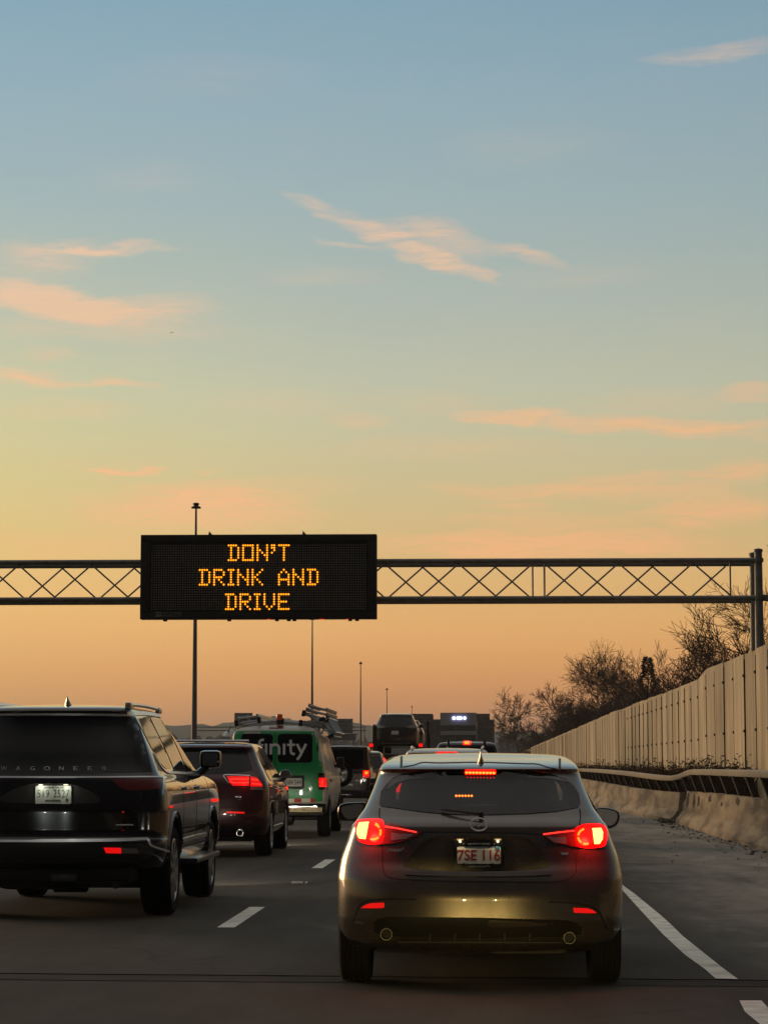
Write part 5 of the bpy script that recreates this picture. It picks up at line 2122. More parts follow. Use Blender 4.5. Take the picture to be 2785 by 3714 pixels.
# flank: windows, rails, doors, step
for sg in (1, -1):
    wg.side('side_window', [(.62, 1.79), (1.52, 1.82), (1.60, 1.34), (1.15, 1.335), (.90, 1.39), (.75, 1.52)], 'glass', sg, off=.005)
    wg.side('side_window', [(1.66, 1.82), (2.55, 1.81), (2.62, 1.31), (1.74, 1.335)], 'glass', sg, off=.005)
    wg.side('side_window', [(2.70, 1.805), (3.05, 1.775), (3.55, 1.50), (3.80, 1.30), (2.76, 1.31)], 'glass', sg, off=.005)
    wg.line('window_trim', [(.50, 1.835), (1.5, 1.855), (2.6, 1.85), (3.1, 1.815), (3.6, 1.52), (3.88, 1.29)], .035, 'chrome', mode='side', sg=sg, off=.010)
    wg.line('window_trim', [(.72, 1.48), (.86, 1.365), (1.12, 1.305), (1.8, 1.295), (3.88, 1.275)], .022, 'chrome', mode='side', sg=sg, off=.010)
    for pts in ([(1.64, 1.28), (1.62, .9), (1.60, .62)], [(2.66, 1.28), (2.66, .62)], [(3.80, 1.26), (3.85, 1.0), (3.62, .62)], [(1.5, .60), (3.6, .60)]):
        wg.line('panel_gap', pts, .012, 'seam', mode='side', sg=sg, off=.002)
    wg.line('door_trim', [(1.55, .66), (2.6, .665), (3.55, .66)], .035, 'chrome', mode='side', sg=sg, off=.012)
    for yy in (1.85, 2.9):
        wg.side('door_handle', rrect(yy - .11, 1.135, yy + .11, 1.165, .012), 'chrome', sg, off=.03)
    b = MB()
    b.box((wg.x + sg * 1.06, WY + 2.56, .47), (.20, 2.0, .05), bev=.015)
    b.obj('running_board', 'grey_bumper', wg.root)
    b = MB()
    pr = [Vector((wg.x + sg * .63, WY + .55 + 2.2 * i / 10, 1.905 + .025 * math.sin(math.pi * i / 10) ** .4)) for i in range(11)]
    for a_, b_ in zip(pr, pr[1:]):
        b.tube(a_, b_, .018, n=8)
    b.box((wg.x + sg * .63, WY + .62, 1.91), (.06, .18, .06), bev=.015)
    b.box((wg.x + sg * .63, WY + 2.65, 1.91), (.05, .18, .06), bev=.015)
    b.obj('roof_rail', 'chrome', wg.root)
    for yy in (1.0, 4.12):
        a_ = [(yy + .50 * math.cos(R(t)), .42 + .50 * math.sin(R(t))) for t in range(5, 176, 10)]
        wg.line('arch_trim', a_, .05, 'black_paint', mode='side', sg=sg, off=.014, curve=False)
    mo = MB()
    mo.box((wg.x + sg * 1.05, WY + 3.62, 1.43), (.22, .14, .185), bev=.05)
    mo.tube((wg.x + sg * 1.02, WY + 3.64, 1.36), (wg.x + sg * .90, WY + 3.66, 1.27), .04, n=8)
    m_ = mo.obj('side_mirror', 'black_paint', wg.root)
    MB().prism([(x, WY + 3.545, z) for x, z in rrect(wg.x + sg * 1.05 - .078, 1.365, wg.x + sg * 1.05 + .078, 1.495, .03)], (0, .005, 0)).obj('mirror_glass', 'mirror_glass', m_, smooth=False)
wg.wheels4(1.0, 4.12, .405, .285, 1.02, rim='rim_silver', spokes=9, rimr=.72)

# ---------------------------------------------------------------- maroon crossover
LX = 35.9
LVX = [(.26, .85, .40, 4.5, .35), (.34, .92, .12, 4.65, .4), (.48, .955, .01, 4.72, .45), (.62, .965, .0, 4.74, .45), (.85, .965, .02, 4.72, .42), (1.0, .96, .045, 4.5, .4), (1.08, .945, .06, 4.2, .4),
       (1.16, .92, .09, 3.7, .4), (1.25, .88, .14, 3.45, .4), (1.38, .815, .22, 3.2, .38), (1.50, .765, .30, 2.95, .36), (1.60, .725, .355, 2.75, .33), (1.64, .705, .33, 2.68, .3),
       (1.665, .685, .36, 2.6, .3), (1.69, .65, .55, 2.5, .28), (1.71, .56, .8, 2.3, .25), (1.722, .4, .95, 2.2, .2), (1.73, .05, 1.1, 2.0, .2)]


def crossover(name, x, y, label, paint, z=0., sc=1.0, group=None, rail=None, wheels=True):
    lv = [(a_ * sc, *r) for a_, *r in LVX]
    c = Car(name, x, y, label, paint, lv, [(.98, .43, .3), (3.80, .43, .3)] if wheels else [], z=z, group=group, rings=48, half=36)
    return c


mx = crossover('suv', -4.07, LX, 'dark red sport utility with a lit long tail lamp and an oval tail pipe', 'maroon_paint')
mx.px('rear_window', [(592, 2704), (700, 2704), (886, 2709), (897, 2726), (908, 2760), (917, 2794), (840, 2806), (740, 2809), (640, 2808), (558, 2798)], 'glass', step=16)
for poly in ([(824, 2816), (904, 2817), (903, 2850), (846, 2850), (832, 2838)], [(909, 2817), (931, 2822), (948, 2842), (952, 2853), (909, 2853)]):
    tl = mx.px('tail_light', poly, 'lamp_red_soft', off=.012, step=7)
mx.line('light_bar', [(834, 2828), (850, 2827), (902, 2827)], 2.6, 'lamp_line', off=.017, parent=tl)
mx.line('light_bar', [(836, 2833), (848, 2840), (902, 2840)], 2.2, 'lamp_line', off=.017, parent=tl)
mx.line('light_bar', [(912, 2828), (936, 2831)], 2.4, 'lamp_line', off=.017, parent=tl)
mx.line('light_bar', [(912, 2843), (946, 2846)], 2.4, 'lamp_line', off=.017, parent=tl)
mx.line('tail_light_trim', [(907, 2814), (860, 2812), (814, 2812), (820, 2828), (830, 2842)], 3, 'chrome', off=.013)
mx.px('reverse_lens', [(909, 2856), (953, 2857), (954, 2865), (909, 2864)], 'clear_lens', off=.010, step=7)
mx.px('tail_light', [(560, 2818), (640, 2817), (640, 2850), (590, 2850), (566, 2838)], 'lamp_red_soft', off=.012, step=9)
lamp_light(tl, mx.hit(890, 2835) + Vector((0, -.07, 0)), 0.9, r=.03)
mx.line('reflector', [(821, 2946), (850, 2947), (887, 2948)], 6, 'lamp_red_soft', off=.008)  # reflector bar given a glow of its own, no lamp behind it
mx.line('panel_gap', [(720, 2928), (860, 2930), (890, 2925), (902, 2900), (906, 2866)], 2.2, 'seam', off=.002)
hh = mx.hit(862, 2890)
mx.txt('badge', 'MKX', 849, 2887, 877, 2894, hh.y - .006, 'letter_chrome', thick=.006)
mx.txt('badge', 'AWD', 858, 2899, 876, 2902, hh.y - .006, 'letter_chrome', thick=.006)
mx.px('bumper_cover', [(790, 2990), (860, 2990), (930, 2985), (950, 2990), (940, 3035), (880, 3052), (780, 3052), (700, 3045), (700, 2990)], 'black_plastic', off=.004, step=14)
c = at(871, 3021, LX + .02)
MB().lathe([(0, .044), (0, .053), (.3, .053), (.3, .04), (.02, .042)], 'Y', c, 24, closed=True).obj('exhaust_pipe', 'chrome', mx.root)
for sg in (1, -1):
    mx.side('side_window', [(.75, 1.56), (1.45, 1.615), (1.55, 1.19), (1.0, 1.18), (.80, 1.32)], 'glass', sg, off=.005)
    mx.side('side_window', [(1.53, 1.618), (2.35, 1.61), (2.42, 1.17), (1.62, 1.185)], 'glass', sg, off=.005)
    mx.side('side_window', [(2.43, 1.605), (2.65, 1.57), (3.0, 1.38), (3.25, 1.18), (2.50, 1.165)], 'glass', sg, off=.005)
    mx.line('window_trim', [(.78, 1.30), (.96, 1.155), (1.6, 1.155), (3.3, 1.15)], .03, 'chrome', mode='side', sg=sg, off=.008)
    mx.line('door_trim', [(1.45, .42), (3.3, .42)], .04, 'chrome', mode='side', sg=sg, off=.010)
    for yy in (1.75, 2.65):
        mx.side('door_handle', rrect(yy - .1, .99, yy + .1, 1.015, .01), 'chrome', sg, off=.02)
mx.mirror_px([(1016, 2805), (1024, 2793), (1046, 2793), (1056, 2806), (1057, 2820), (1030, 2822), (1014, 2820)],
             [(1019, 2806), (1026, 2797), (1045, 2797), (1053, 2807), (1053, 2817), (1030, 2819)], LX + 3.2, m='dark_paint')
mx.wheels4(.98, 3.80, .37, .255, .965, rim='chrome', spokes=9, rimr=.72)
b = MB()
b.box((mx.x, LX + .8, .34), (1.2, 1.0, .14), bev=.04)
b.box((mx.x, LX + 2.4, .30), (1.4, 3.6, .16), bev=.04)
b.tube((mx.x - .6, LX + .98, .34), (mx.x + .6, LX + .98, .34), .05, n=8)
b.obj('underbody', 'black_plastic', mx.root)
MB().tube((mx.x - .62, LX + .75, 1.735), (mx.x + .62, LX + .75, 1.735), .02, n=8).obj('roof_bar', 'chrome', mx.root)

# ---------------------------------------------------------------- green van
VY = 45.5
LVV = [(.42, .90, .35, 5.2, .2), (.52, .97, .08, 5.35, .2), (.66, 1.0, .02, 5.4, .2), (.75, 1.005, .0, 5.4, .2), (1.1, 1.005, .0, 5.35, .2), (1.2, .99, .005, 5.2, .2), (1.35, .965, .02, 4.6, .2),
       (1.55, .925, .05, 4.2, .2), (1.8, .872, .085, 3.8, .2), (1.95, .835, .11, 3.55, .2), (2.0, .815, .125, 3.45, .2), (2.04, .78, .16, 3.35, .2), (2.08, .68, .24, 3.2, .2), (2.11, .5, .34, 3.0, .2),
       (2.125, .28, .42, 2.9, .2), (2.13, .03, .5, 2.8, .2)]
LVV = [(z_, w_ * (.955 if z_ < 1.9 else .98), *r_) for z_, w_, *r_ in LVV]
vn = Car('van', -3.785, VY, 'green backed service van with ladders and an amber beacon on its white roof', 'dirty_white_paint', LVV,
         [(1.15, .43, .3), (4.65, .43, .3)], rings=56, half=48, n_rear=4.2)
vn.px('rear_door', [(856, 2652), (1005, 2650), (1155, 2654), (1163, 2690), (1172, 2740), (1180, 2790), (1184, 2840), (1185, 2880), (1184, 2906), (1005, 2908), (830, 2906), (826, 2860), (832, 2780), (845, 2700)], 'green_paint', step=14, off=.006)
for x0, x1 in ((877, 990), (1008, 1133)):
    vn.px('rear_window', rrect(x0, 2662, x1, 2766, 12), 'glass', off=.014, step=12)
vn.line('panel_gap', [(999, 2656), (999, 2780), (999, 2905)], 2.2, 'seam', off=.008, curve=False)
# lettering across the two windows, drawn with round strokes
def arc(cx, cy, rx, ry, a0, a1, n=8):
    return [(cx + rx * math.cos(R(a0 + (a1 - a0) * i / n)), cy + ry * math.sin(R(a0 + (a1 - a0) * i / n))) for i in range(n + 1)]


LT = [([(942, 2738), (942, 2700)] + arc(954, 2694, 12, 10, 180, 270, 6) + [(958, 2684)], 9), ([(928, 2703), (956, 2703)], 8), ([(966, 2698), (966, 2737)], 9), ([(983, 2737), (983, 2698)], 9),
      ([(983, 2714)] + arc(998, 2714, 15, 13, 180, 360, 10) + [(1013, 2737)], 9), ([(1031, 2698), (1031, 2738)], 9), ([(1055, 2684), (1055, 2722)] + arc(1065, 2724, 10, 11, 180, 90, 6) + [(1070, 2735)], 9),
      ([(1042, 2702), (1071, 2702)], 8), ([(1078, 2699), (1093, 2731)], 9), ([(1110, 2699), (1088, 2743), (1078, 2756)], 9)]
for pts, w_ in LT:
    vn.line('letter_stroke', pts, w_, 'letter_white', off=.022, thick=.0, curve=False, step=4)
vn.px('high_brake_light', [(977, 2635), (1028, 2635), (1028, 2642), (977, 2642)], 'red_lens_dim', off=.02, step=8)
tl = vn.px('tail_light', [(1153, 2804), (1185, 2805), (1187, 2865), (1154, 2864)], 'gloss_black', off=.016, step=9)
vn.px('lamp_lens', [(1156, 2821), (1181, 2821), (1182, 2854), (1157, 2854)], 'lamp_red_soft', off=.024, step=8, parent=tl)
vn.line('lamp_filament', [(1168, 2826), (1168, 2850)], 2.5, 'lamp_line', off=.028, parent=tl)
vn.line('lamp_filament', [(1159, 2852), (1180, 2852)], 2, 'lamp_line', off=.028, parent=tl)
lamp_light(tl, vn.hit(1168, 2838) + Vector((0, -.07, 0)), .8, r=.03)
tl = vn.px('tail_light', [(828, 2804), (852, 2805), (852, 2865), (826, 2864)], 'gloss_black', off=.016, step=9)
vn.px('lamp_lens', [(830, 2821), (850, 2821), (850, 2854), (830, 2854)], 'lamp_red_soft', off=.024, step=8, parent=tl)
vn.px('plate_recess', rrect(1020, 2812, 1104, 2861, 5), 'black_plastic', off=.012, step=12)
YP = vn.hit(1065, 2836).y - .03
pl_ = vn.plate(1034, 2822, 1095, 2852, YP, 'plate_white')
vn.txt('plate_number', 'N84', 1038, 2829, 1063, 2846, YP - .003, 'plate_black', pl_, thick=.003)
vn.txt('plate_number', '544', 1068, 2829, 1092, 2846, YP - .003, 'plate_black', pl_, thick=.003)
for i, (x0, x1, m_) in enumerate(((1040, 1068, 'tape_white'), (1068.5, 1093, 'tape_red'), (1093.5, 1126, 'tape_white'), (1126.5, 1144, 'tape_red'), (1010, 1039.5, 'tape_red'))):
    vn.px('reflective_tape', [(x0, 2896), (x1, 2896), (x1, 2909), (x0, 2909)], m_, off=.014, step=8)
vn.side('door_handle', rrect(1.5, 1.05, 1.7, 1.09, .012), 'black_plastic', 1, off=.02)
vn.line('door_handle', [(1150, 2705), (1152, 2718), (1151, 2725)], 3.5, 'black_plastic', off=.02)
# bumper
a_, c_ = at(828, 2914, VY - .12), at(1184, 2947, VY - .12)
bp = MB()
bp.box(((a_.x + c_.x) / 2, VY - .06, (a_.z + c_.z) / 2), (c_.x - a_.x, .22, a_.z - c_.z), bev=.03)
bo = bp.obj('bumper', 'gloss_black', vn.root)
p, q = at(1010, 2924, VY - .17), at(1150, 2926, VY - .17)
MB().box(((p.x + q.x) / 2, VY - .165, (p.z + q.z) / 2), (q.x - p.x, .02, .014)).obj('bumper_strip', 'chrome', bo, smooth=False)
p, q = at(1052, 2929, VY - .175), at(1168, 2945, VY - .175)
MB().box(((p.x + q.x) / 2, VY - .172, (p.z + q.z) / 2), (q.x - p.x, .006, p.z - q.z)).obj('bumper_sticker', 'sticker', bo, smooth=False)
vn.txt('sticker_text', 'CALL 1-800-2-ADVISE', 1055, 2932, 1165, 2942.5, VY - .177, 'plate_black', bo, thick=.002)
b = MB()
b.tube((vn.x - .75, VY + 1.15, .38), (vn.x + .75, VY + 1.15, .38), .07, n=10)
b.lathe([(-.2, .05), (-.15, .17), (.15, .17), (.2, .05)], 'X', (vn.x + .1, VY + 1.15, .38), 14)
b.box((vn.x, VY + .7, .5), (1.3, .9, .12), bev=.03)
b.obj('underbody', 'dark_metal', vn.root)
vn.wheels4(1.15, 4.65, .37, .245, .985, rim='rim_silver', spokes=8, rimr=.58)
for sg in (1, -1):
    vn.side('side_window', rrect(3.45, 1.32, 4.15, 1.78, .08), 'glass', sg, off=.005)
    mo = MB()
    mo.box((vn.x + sg * 1.02, VY + 4.0, 1.42), (.15, .10, .22), bev=.03)
    mo.tube((vn.x + sg * 1.0, VY + 4.0, 1.38), (vn.x + sg * .88, VY + 4.0, 1.34), .03)
    mo.obj('side_mirror', 'black_plastic', vn.root)
# ladder rack
rk = MB()
for yy in (.75, 2.0, 3.2):
    rk.box((vn.x, VY + yy, 2.20), (1.56, .05, .04), bev=.008)
    for sg in (-1, 1):
        rk.tube((vn.x + sg * .70, VY + yy, 2.03), (vn.x + sg * .70, VY + yy, 2.21), .022, n=8)
    rk.tube((vn.x + .1, VY + yy - .06, 2.22), (vn.x + .98, VY + yy - .06, 2.08), .024, n=8)
    rk.tube((vn.x - .1, VY + yy - .06, 2.22), (vn.x - .92, VY + yy - .06, 2.10), .024, n=8)
    rk.tube((vn.x + .62, VY + yy - .08, 2.30), (vn.x + 1.10, VY + yy - .08, 1.98), .026, n=8)
for sg in (-1, 1):
    rk.tube((vn.x + sg * .72, VY + .6, 2.2), (vn.x + sg * .72, VY + 3.4, 2.2), .022, n=8)
rk.obj('roof_rack', 'aluminium', vn.root)


def ladder(name, label, cx, cz, tilt, width, y0, ln, m='aluminium', layers=2):
    t_ = thing(name, (cx, VY + y0, cz), label, 'ladder', 'ladders on the van roof')
    e = Euler((0, R(tilt), 0))
    for k in range(layers):
        for sg in (-1, 1):
            o_ = Vector((sg * (width / 2 - k * .03), 0, k * .085))
            o_.rotate(e)
            rl = MB().box(Vector((cx, VY + y0 + ln / 2, cz)) + o_, (.035, ln, .075), e, bev=.006).obj('rail', m, t_)
            if k == 0:
                MB().box(Vector((cx, VY + y0 - .03, cz)) + o_, (.07, .10, .12), e, bev=.015).obj('foot', 'black_plastic', rl)
        i = 0
        while .15 + .3 * i < ln:
            a_, b_ = Vector((-width / 2 + k * .03, 0, k * .085)), Vector((width / 2 - k * .03, 0, k * .085))
            a_.rotate(e)
            b_.rotate(e)
            y = VY + y0 + .15 + .3 * i
            MB().tube(Vector((cx, y, cz)) + a_, Vector((cx, y, cz)) + b_, .017, n=8).obj('rung', m, t_)
            i += 1
    return t_


pr = at(1145, 2598, VY + .4)
ladder('ladder', 'folded metal ladder lying tilted at the right of the van roof', pr.x, pr.z, 14, .46, .35, 3.2, layers=3)
pr = at(1190, 2640, VY + .4)
ladder('ladder', 'steep metal ladder leaning off the right edge of the van roof rack', pr.x - .02, pr.z, 62, .36, .25, 3.0, layers=2)
pr = at(902, 2618, VY + .5)
ladder('ladder', 'flat metal ladder lying at the left of the van roof', pr.x, pr.z, -8, .44, .35, 3.2, layers=2)
pr = at(1035, 2616, VY + .5)
ladder('ladder', 'low metal ladder lying in the middle of the van roof beside the beacon', pr.x + .12, pr.z - .02, 5, .36, .5, 2.8, layers=1)
cd = thing('conduit_tube', at(905, 2603, VY + .6), 'short grey tube strapped above the left ladder on the van roof', 'tube')
p0, p1 = at(862, 2606, VY + .7), at(944, 2603, VY + 1.2)
MB().tube(p0, p1, .045, n=14).obj('pipe', 'pole_steel', cd)
b = MB()
c = p0.lerp(p1, .5)
b.box(c + Vector((.0, -.05, -.03)), (.05, .06, .16), bev=.01)
b.obj('strap', 'white_paint', cd)
c = at(829, 2655, VY + 1.1)
ds = thing('satellite_dish', c, 'pale round dish hanging off the left side of the van roof rack', 'dish')
b = MB()
b.lathe([(.0, .002), (.012, .06), (.03, .11), (.028, .112), (-.004, .06), (-.01, .002)], 'Y', (0, 0, 0), 24)
e = Euler((R(-58), R(-18), 0))
vv = []
for v in b.v:
    q = v.copy()
    q.rotate(e)
    vv.append(q + c)
b.v = vv
b.obj('reflector_dish', 'white_paint', ds)
b = MB()
b.tube(c + Vector((0, .02, .01)), at(836, 2632, VY + 1.1), .012, n=8)
b.tube(at(836, 2632, VY + 1.1), at(858, 2640, VY + 1.1), .012, n=8)
b.box(c + Vector((0, -.04, .02)), (.03, .06, .03), bev=.005)
b.obj('arm', 'black_plastic', ds)
c = at(1014, 2612, VY + .45)
bc = MB()
bc.lathe([(-.09, .055), (-.01, .055), (-.005, .065), (.0, .065)], 'Z', c, 20)
bo = bc.obj('beacon', 'black_plastic', vn.root)
MB().lathe([(0, .062), (.10, .060), (.115, .05), (.12, .002)], 'Z', c, 20).obj('beacon_dome', 'orange_plastic', bo)

# ---------------------------------------------------------------- dark off-road car with the spare wheel
JY = 68.0
LVJ = [(.48, .62, .25, 3.8, .15), (.56, .70, .05, 3.95, .15), (.66, .76, .0, 4.0, .15), (1.0, .78, .0, 4.0, .15), (1.14, .78, .0, 3.95, .15), (1.18, .775, .01, 2.6, .15), (1.3, .76, .015, 2.55, .15), (1.6, .725, .03, 2.35, .15),
       (1.82, .70, .045, 2.2, .15), (1.88, .685, .06, 2.15, .15), (1.905, .64, .10, 2.1, .12), (1.915, .5, .2, 2.0, .1), (1.92, .05, .4, 1.8, .1)]
jp = Car('off_road_car', -3.74, JY, 'boxy dark off-road car with a spare wheel on its tailgate, right of the green van', 'dark_paint', LVJ, [], rings=40, half=44, n_rear=6)
jp.rear('rear_window', rrect(-.58, 1.26, .58, 1.80, .05), 'glass', off=.006)
jp.line('roof_edge', [(-.66, 1.885), (0, 1.90), (.66, 1.885)], .03, 'silver_paint', mode='rear', off=.008)
cs = at(1231, 2807, JY - .12)
sw = thing('spare_wheel', cs - jp.root.location, None, None, parent=jp.root)
MB().lathe([(-.12, .24), (-.125, .33), (-.10, .375), (.10, .375), (.125, .33), (.12, .24)], 'Y', (cs.x, JY - .13, cs.z), 36, closed=True).obj('tyre', 'rubber', sw)
b = MB()
b.lathe([(-.125, .225), (-.12, .245), (.0, .245), (0, .225)], 'Y', (cs.x, JY - .13, cs.z), 30, closed=True)
b.lathe([(-.09, .002), (-.11, .06), (-.09, .085), (.0, .085)], 'Y', (cs.x, JY - .13, cs.z), 20)
for i in range(5):
    a_ = 2 * math.pi * i / 5 + .3
    d, t = Vector((math.cos(a_), 0, math.sin(a_))), Vector((-math.sin(a_), 0, math.cos(a_)))
    o_ = Vector((cs.x, JY - .22, cs.z))
    b.prism([o_ + d * .06 - t * .03, o_ + d * .23 - t * .045, o_ + d * .23 + t * .045, o_ + d * .06 + t * .03], (0, .03, 0))
b.obj('rim', 'rim_silver', sw)
for x0 in (1317, ):
    tl = jp.px('tail_light', [(1317, 2795), (1337, 2795), (1337, 2820), (1317, 2820)], 'lamp_red', off=.05, step=6)
    jp.px('lamp_core', rrect(1323, 2799, 1333, 2808, 3), 'lamp_ring', off=.054, step=4, parent=tl)
    jp.px('reverse_lens', [(1319, 2814), (1336, 2814), (1336, 2819), (1319, 2819)], 'clear_lens', off=.054, step=5, parent=tl)
    lamp_light(tl, jp.hit(1327, 2806) + Vector((0, -.12, 0)), 0.9, r=.03)
tl = jp.rear('tail_light', rrect(-.77, 1.03, -.63, 1.22, .02), 'lamp_red', off=.05)
b = MB()
b.box((jp.x, JY - .06, .56), (1.62, .2, .16), bev=.03)
b.obj('bumper', 'black_plastic', jp.root)
p, q = at(1225, 2880, JY - .2), at(1275, 2885, JY - .2)
MB().box(((p.x + q.x) / 2, JY - .17, (p.z + q.z) / 2), (q.x - p.x, .03, .03), bev=.006).obj('bumper_step', 'chrome', jp.root)
for sg in (1, -1):
    f_ = MB()
    for yc in (.75, 3.2):
        pts = [(.52 * math.cos(R(t)), .42 + .52 * math.sin(R(t))) for t in range(10, 171, 16)]
        for (y0, z0), (y1, z1) in zip(pts, pts[1:]):
            f_.prism([(jp.x + sg * .74, JY + yc + y0, z0), (jp.x + sg * .94, JY + yc + y0, z0 - .02), (jp.x + sg * .94, JY + yc + y0, z0 + .03), (jp.x + sg * .74, JY + yc + y0, z0 + .05)],
                     (0, y1 - y0, 0))
    f_.obj('fender_flare', 'black_plastic', jp.root)
    jp.side('side_window', rrect(.2, 1.28, .95, 1.78, .05), 'glass', sg, off=.005)
    jp.side('side_window', rrect(1.1, 1.28, 1.95, 1.78, .05), 'glass', sg, off=.005)
jp.wheels4(.75, 3.2, .40, .25, .93, rim='rim_silver', spokes=5, rimr=.58)
jp.px('badge_plate', [(1289, 2829), (1313, 2829), (1313, 2833), (1289, 2833)], 'letter_chrome', off=.01, step=5)
jp.px('handle_plate', [(1264, 2844), (1280, 2843), (1279, 2850), (1265, 2849)], 'letter_chrome', off=.01, step=5)

# ---------------------------------------------------------------- pale gold crossover beyond it
g2 = crossover('suv', -3.83, 79.0, 'pale gold sport utility mostly hidden between the off-road car and the hatchback roof', 'gold_paint', sc=1.07)
g2.rear('rear_window', [(-.68, 1.66), (.68, 1.66), (.80, 1.30), (.5, 1.22), (-.5, 1.22), (-.80, 1.30)], 'glass', off=.006, step=.1)
for sg in (1, -1):
    g2.rear('tail_light', [(sg * .70, 1.22), (sg * .92, 1.19), (sg * .94, 1.02), (sg * .74, 1.05)], 'lamp_red', off=.02)
    g2.side('side_window', [(.75, 1.66), (2.4, 1.70), (3.2, 1.28), (1.0, 1.27)], 'glass', sg, off=.005)
    g2.rear('reflector_strip', rrect(.28 if sg > 0 else -.52, 1.02, .52 if sg > 0 else -.28, 1.06, .01), 'letter_chrome', off=.01)
g2.rear('license_plate', rrect(-.16, .86, .16, 1.0, .01), 'plate_white', off=.01)
MB().tube((g2.x - .66, 79.7, 1.86), (g2.x - .62, 81.0, 1.88), .02).obj('roof_rail', 'chrome', g2.root)
g2.wheels4(.98, 3.80, .37, .24, .955, rim='rim_silver', spokes=8)

# ---------------------------------------------------------------- white crossover directly in front of the hatchback
wc = crossover('suv', at(1621, 2720, 42.0).x, 41.2, 'white sport utility showing only its roof above the bronze hatchback', 'white_paint', sc=.965)
wc.rear('rear_window', [(-.60, 1.52), (.60, 1.52), (.78, 1.14), (-.78, 1.14)], 'glass', off=.006, step=.1)
for sg in (1, -1):
    wc.rear('tail_light', [(sg * .66, 1.06), (sg * .92, 1.04), (sg * .93, .90), (sg * .68, .93)], 'lamp_red', off=.02)
    wc.side('side_window', [(.75, 1.50), (2.4, 1.54), (3.2, 1.14), (1.0, 1.13)], 'glass', sg, off=.005)
    b = MB()
    pr = [Vector((wc.x + sg * (.60 + .03 * math.sin(math.pi * i / 10)), 41.2 + .6 + 1.8 * i / 10, 1.635 + .055 * math.sin(math.pi * i / 10) ** .5)) for i in range(11)]
    for a_, b_ in zip(pr, pr[1:]):
        b.tube(a_, b_, .022, n=8)
    b.obj('roof_rail', 'white_paint', wc.root)
wc.rear('high_brake_light', rrect(-.18, 1.56, .18, 1.59, .01), 'lamp_red', off=.012)
wc.rear('license_plate', rrect(-.16, .70, .16, .85, .01), 'plate_white', off=.01)
wc.fin(1622, 2708, 2718, 5, 42.2, 'white_paint', .15)
wc.wheels4(.98, 3.80, .36, .235, .955, rim='rim_silver', spokes=8)

# ---------------------------------------------------------------- dark pickup
PY_ = 60.0
LVP = [(1.05, .93, .0, 4.6, .2), (1.2, .92, .02, 3.2, .2), (1.35, .88, .05, 2.6, .2), (1.6, .82, .10, 2.3, .2), (1.8, .77, .15, 2.0, .2), (1.9, .73, .18, 1.85, .2), (1.945, .66, .25, 1.75, .2), (1.965, .5, .35, 1.7, .2), (1.975, .05, .6, 1.5, .2)]
LVB = [(.50, .85, .12, 2.3, .12), (.58, .95, .02, 2.3, .12), (.7, .97, .0, 2.3, .12), (1.08, .965, .0, 2.3, .12), (1.14, .95, .0, 2.3, .12), (1.15, .80, .05, 2.2, .1)]
pk = Car('pickup_truck', -.22, PY_, 'dark pickup truck with a lit high brake light above the white car roof', 'dark_paint', LVB, [(1.2, .46, .3)], rings=24, half=40, n_rear=6)
cabv = Car('cab_tmp', -.22, PY_ + 1.75, '', 'dark_paint', LVP, [], rings=32, half=40, n_rear=4)
cb = cabv.body
cb.name = 'cab'
cb.parent = pk.root
cb.location = cabv.root.location - pk.root.location
bpy.data.objects.remove(cabv.root)
cabv.root = pk.root
vs = [v.co + wloc(cb) for v in cb.data.vertices]
cabv.bvh = BVHTree.FromPolygons(vs, [tuple(p.vertices) for p in cb.data.polygons])
cabv.rear('rear_window', [(-.68, 1.83), (.68, 1.83), (.78, 1.38), (-.78, 1.38)], 'glass', off=.006, step=.1)
hbk = cabv.px('high_brake_light', rrect(1678, 2690, 1708, 2702, 4), 'lamp_red', off=.02, step=6)
cabv.px('brake_lamp', rrect(1683, 2692, 1702, 2700, 3), 'lamp_ring', off=.026, step=4, parent=hbk)
for sg in (1, -1):
    pk.rear('tail_light', rrect(sg * .88 - .07, .86, sg * .88 + .07, 1.12, .02), 'lamp_red_soft', off=.012)
pk.rear('license_plate', rrect(-.16, .62, .16, .76, .01), 'plate_white', off=.01)
b = MB()
for px_, t0, t1, w_ in ((1626, 2679, 2712, .035), (1757, 2684, 2712, .045)):
    p, q = at(px_, t0, PY_ + 1.6), at(px_, t1, PY_ + 1.6)
    b.box(((p.x + q.x) / 2, PY_ + 1.62, (p.z + 1.1) / 2), (w_ * 1.7, .06, p.z - 1.1), bev=.01)
b.box((-.22, PY_ + 1.62, 1.60), (1.5, .05, .06), bev=.01)
b.obj('bed_rack', 'dark_metal', pk.root)
pk.wheels4(1.2, 4.9, .40, .26, .965, rim='rim_silver', spokes=6, rimr=.62)

# ---------------------------------------------------------------- car transporter with two cars on it
TY = 106.0
tr = thing('car_transporter', (-3.55, TY, 0), 'car transporter trailer carrying a raised dark car above the traffic ahead', 'trailer')
b = MB()
for sg in (-1, 1):
    b.box((-3.55 + sg * .86, TY + 9, 1.84), (.62, 18, .14), bev=.02)
b.box((-3.55, TY + .1, 1.74), (2.5, .18, .20), bev=.03)
b.obj('deck', 'dark_metal', tr)
b = MB()
for sg in (-1, 1):
    b.box((-3.55 + sg * 1.14, TY + 9, 1.0), (.14, 17.6, .30), bev=.02)
b.box((-3.55, TY + .3, .9), (2.4, .2, .3), bev=.03)
b.box((-3.55, TY + 9, .80), (2.3, 17, .12), bev=.02)
b.obj('lower_deck', 'dark_metal', tr)
for px_, top in ((1354, 2634), (1363, 2632), (1552, 2618), (1556, 2660)):
    p = at(px_, top, TY + (.6 if px_ < 1400 else 2.5))
    MB().tube((p.x, p.y, .9), (p.x, p.y, p.z), .055, n=8).obj('post', 'dark_metal', tr)
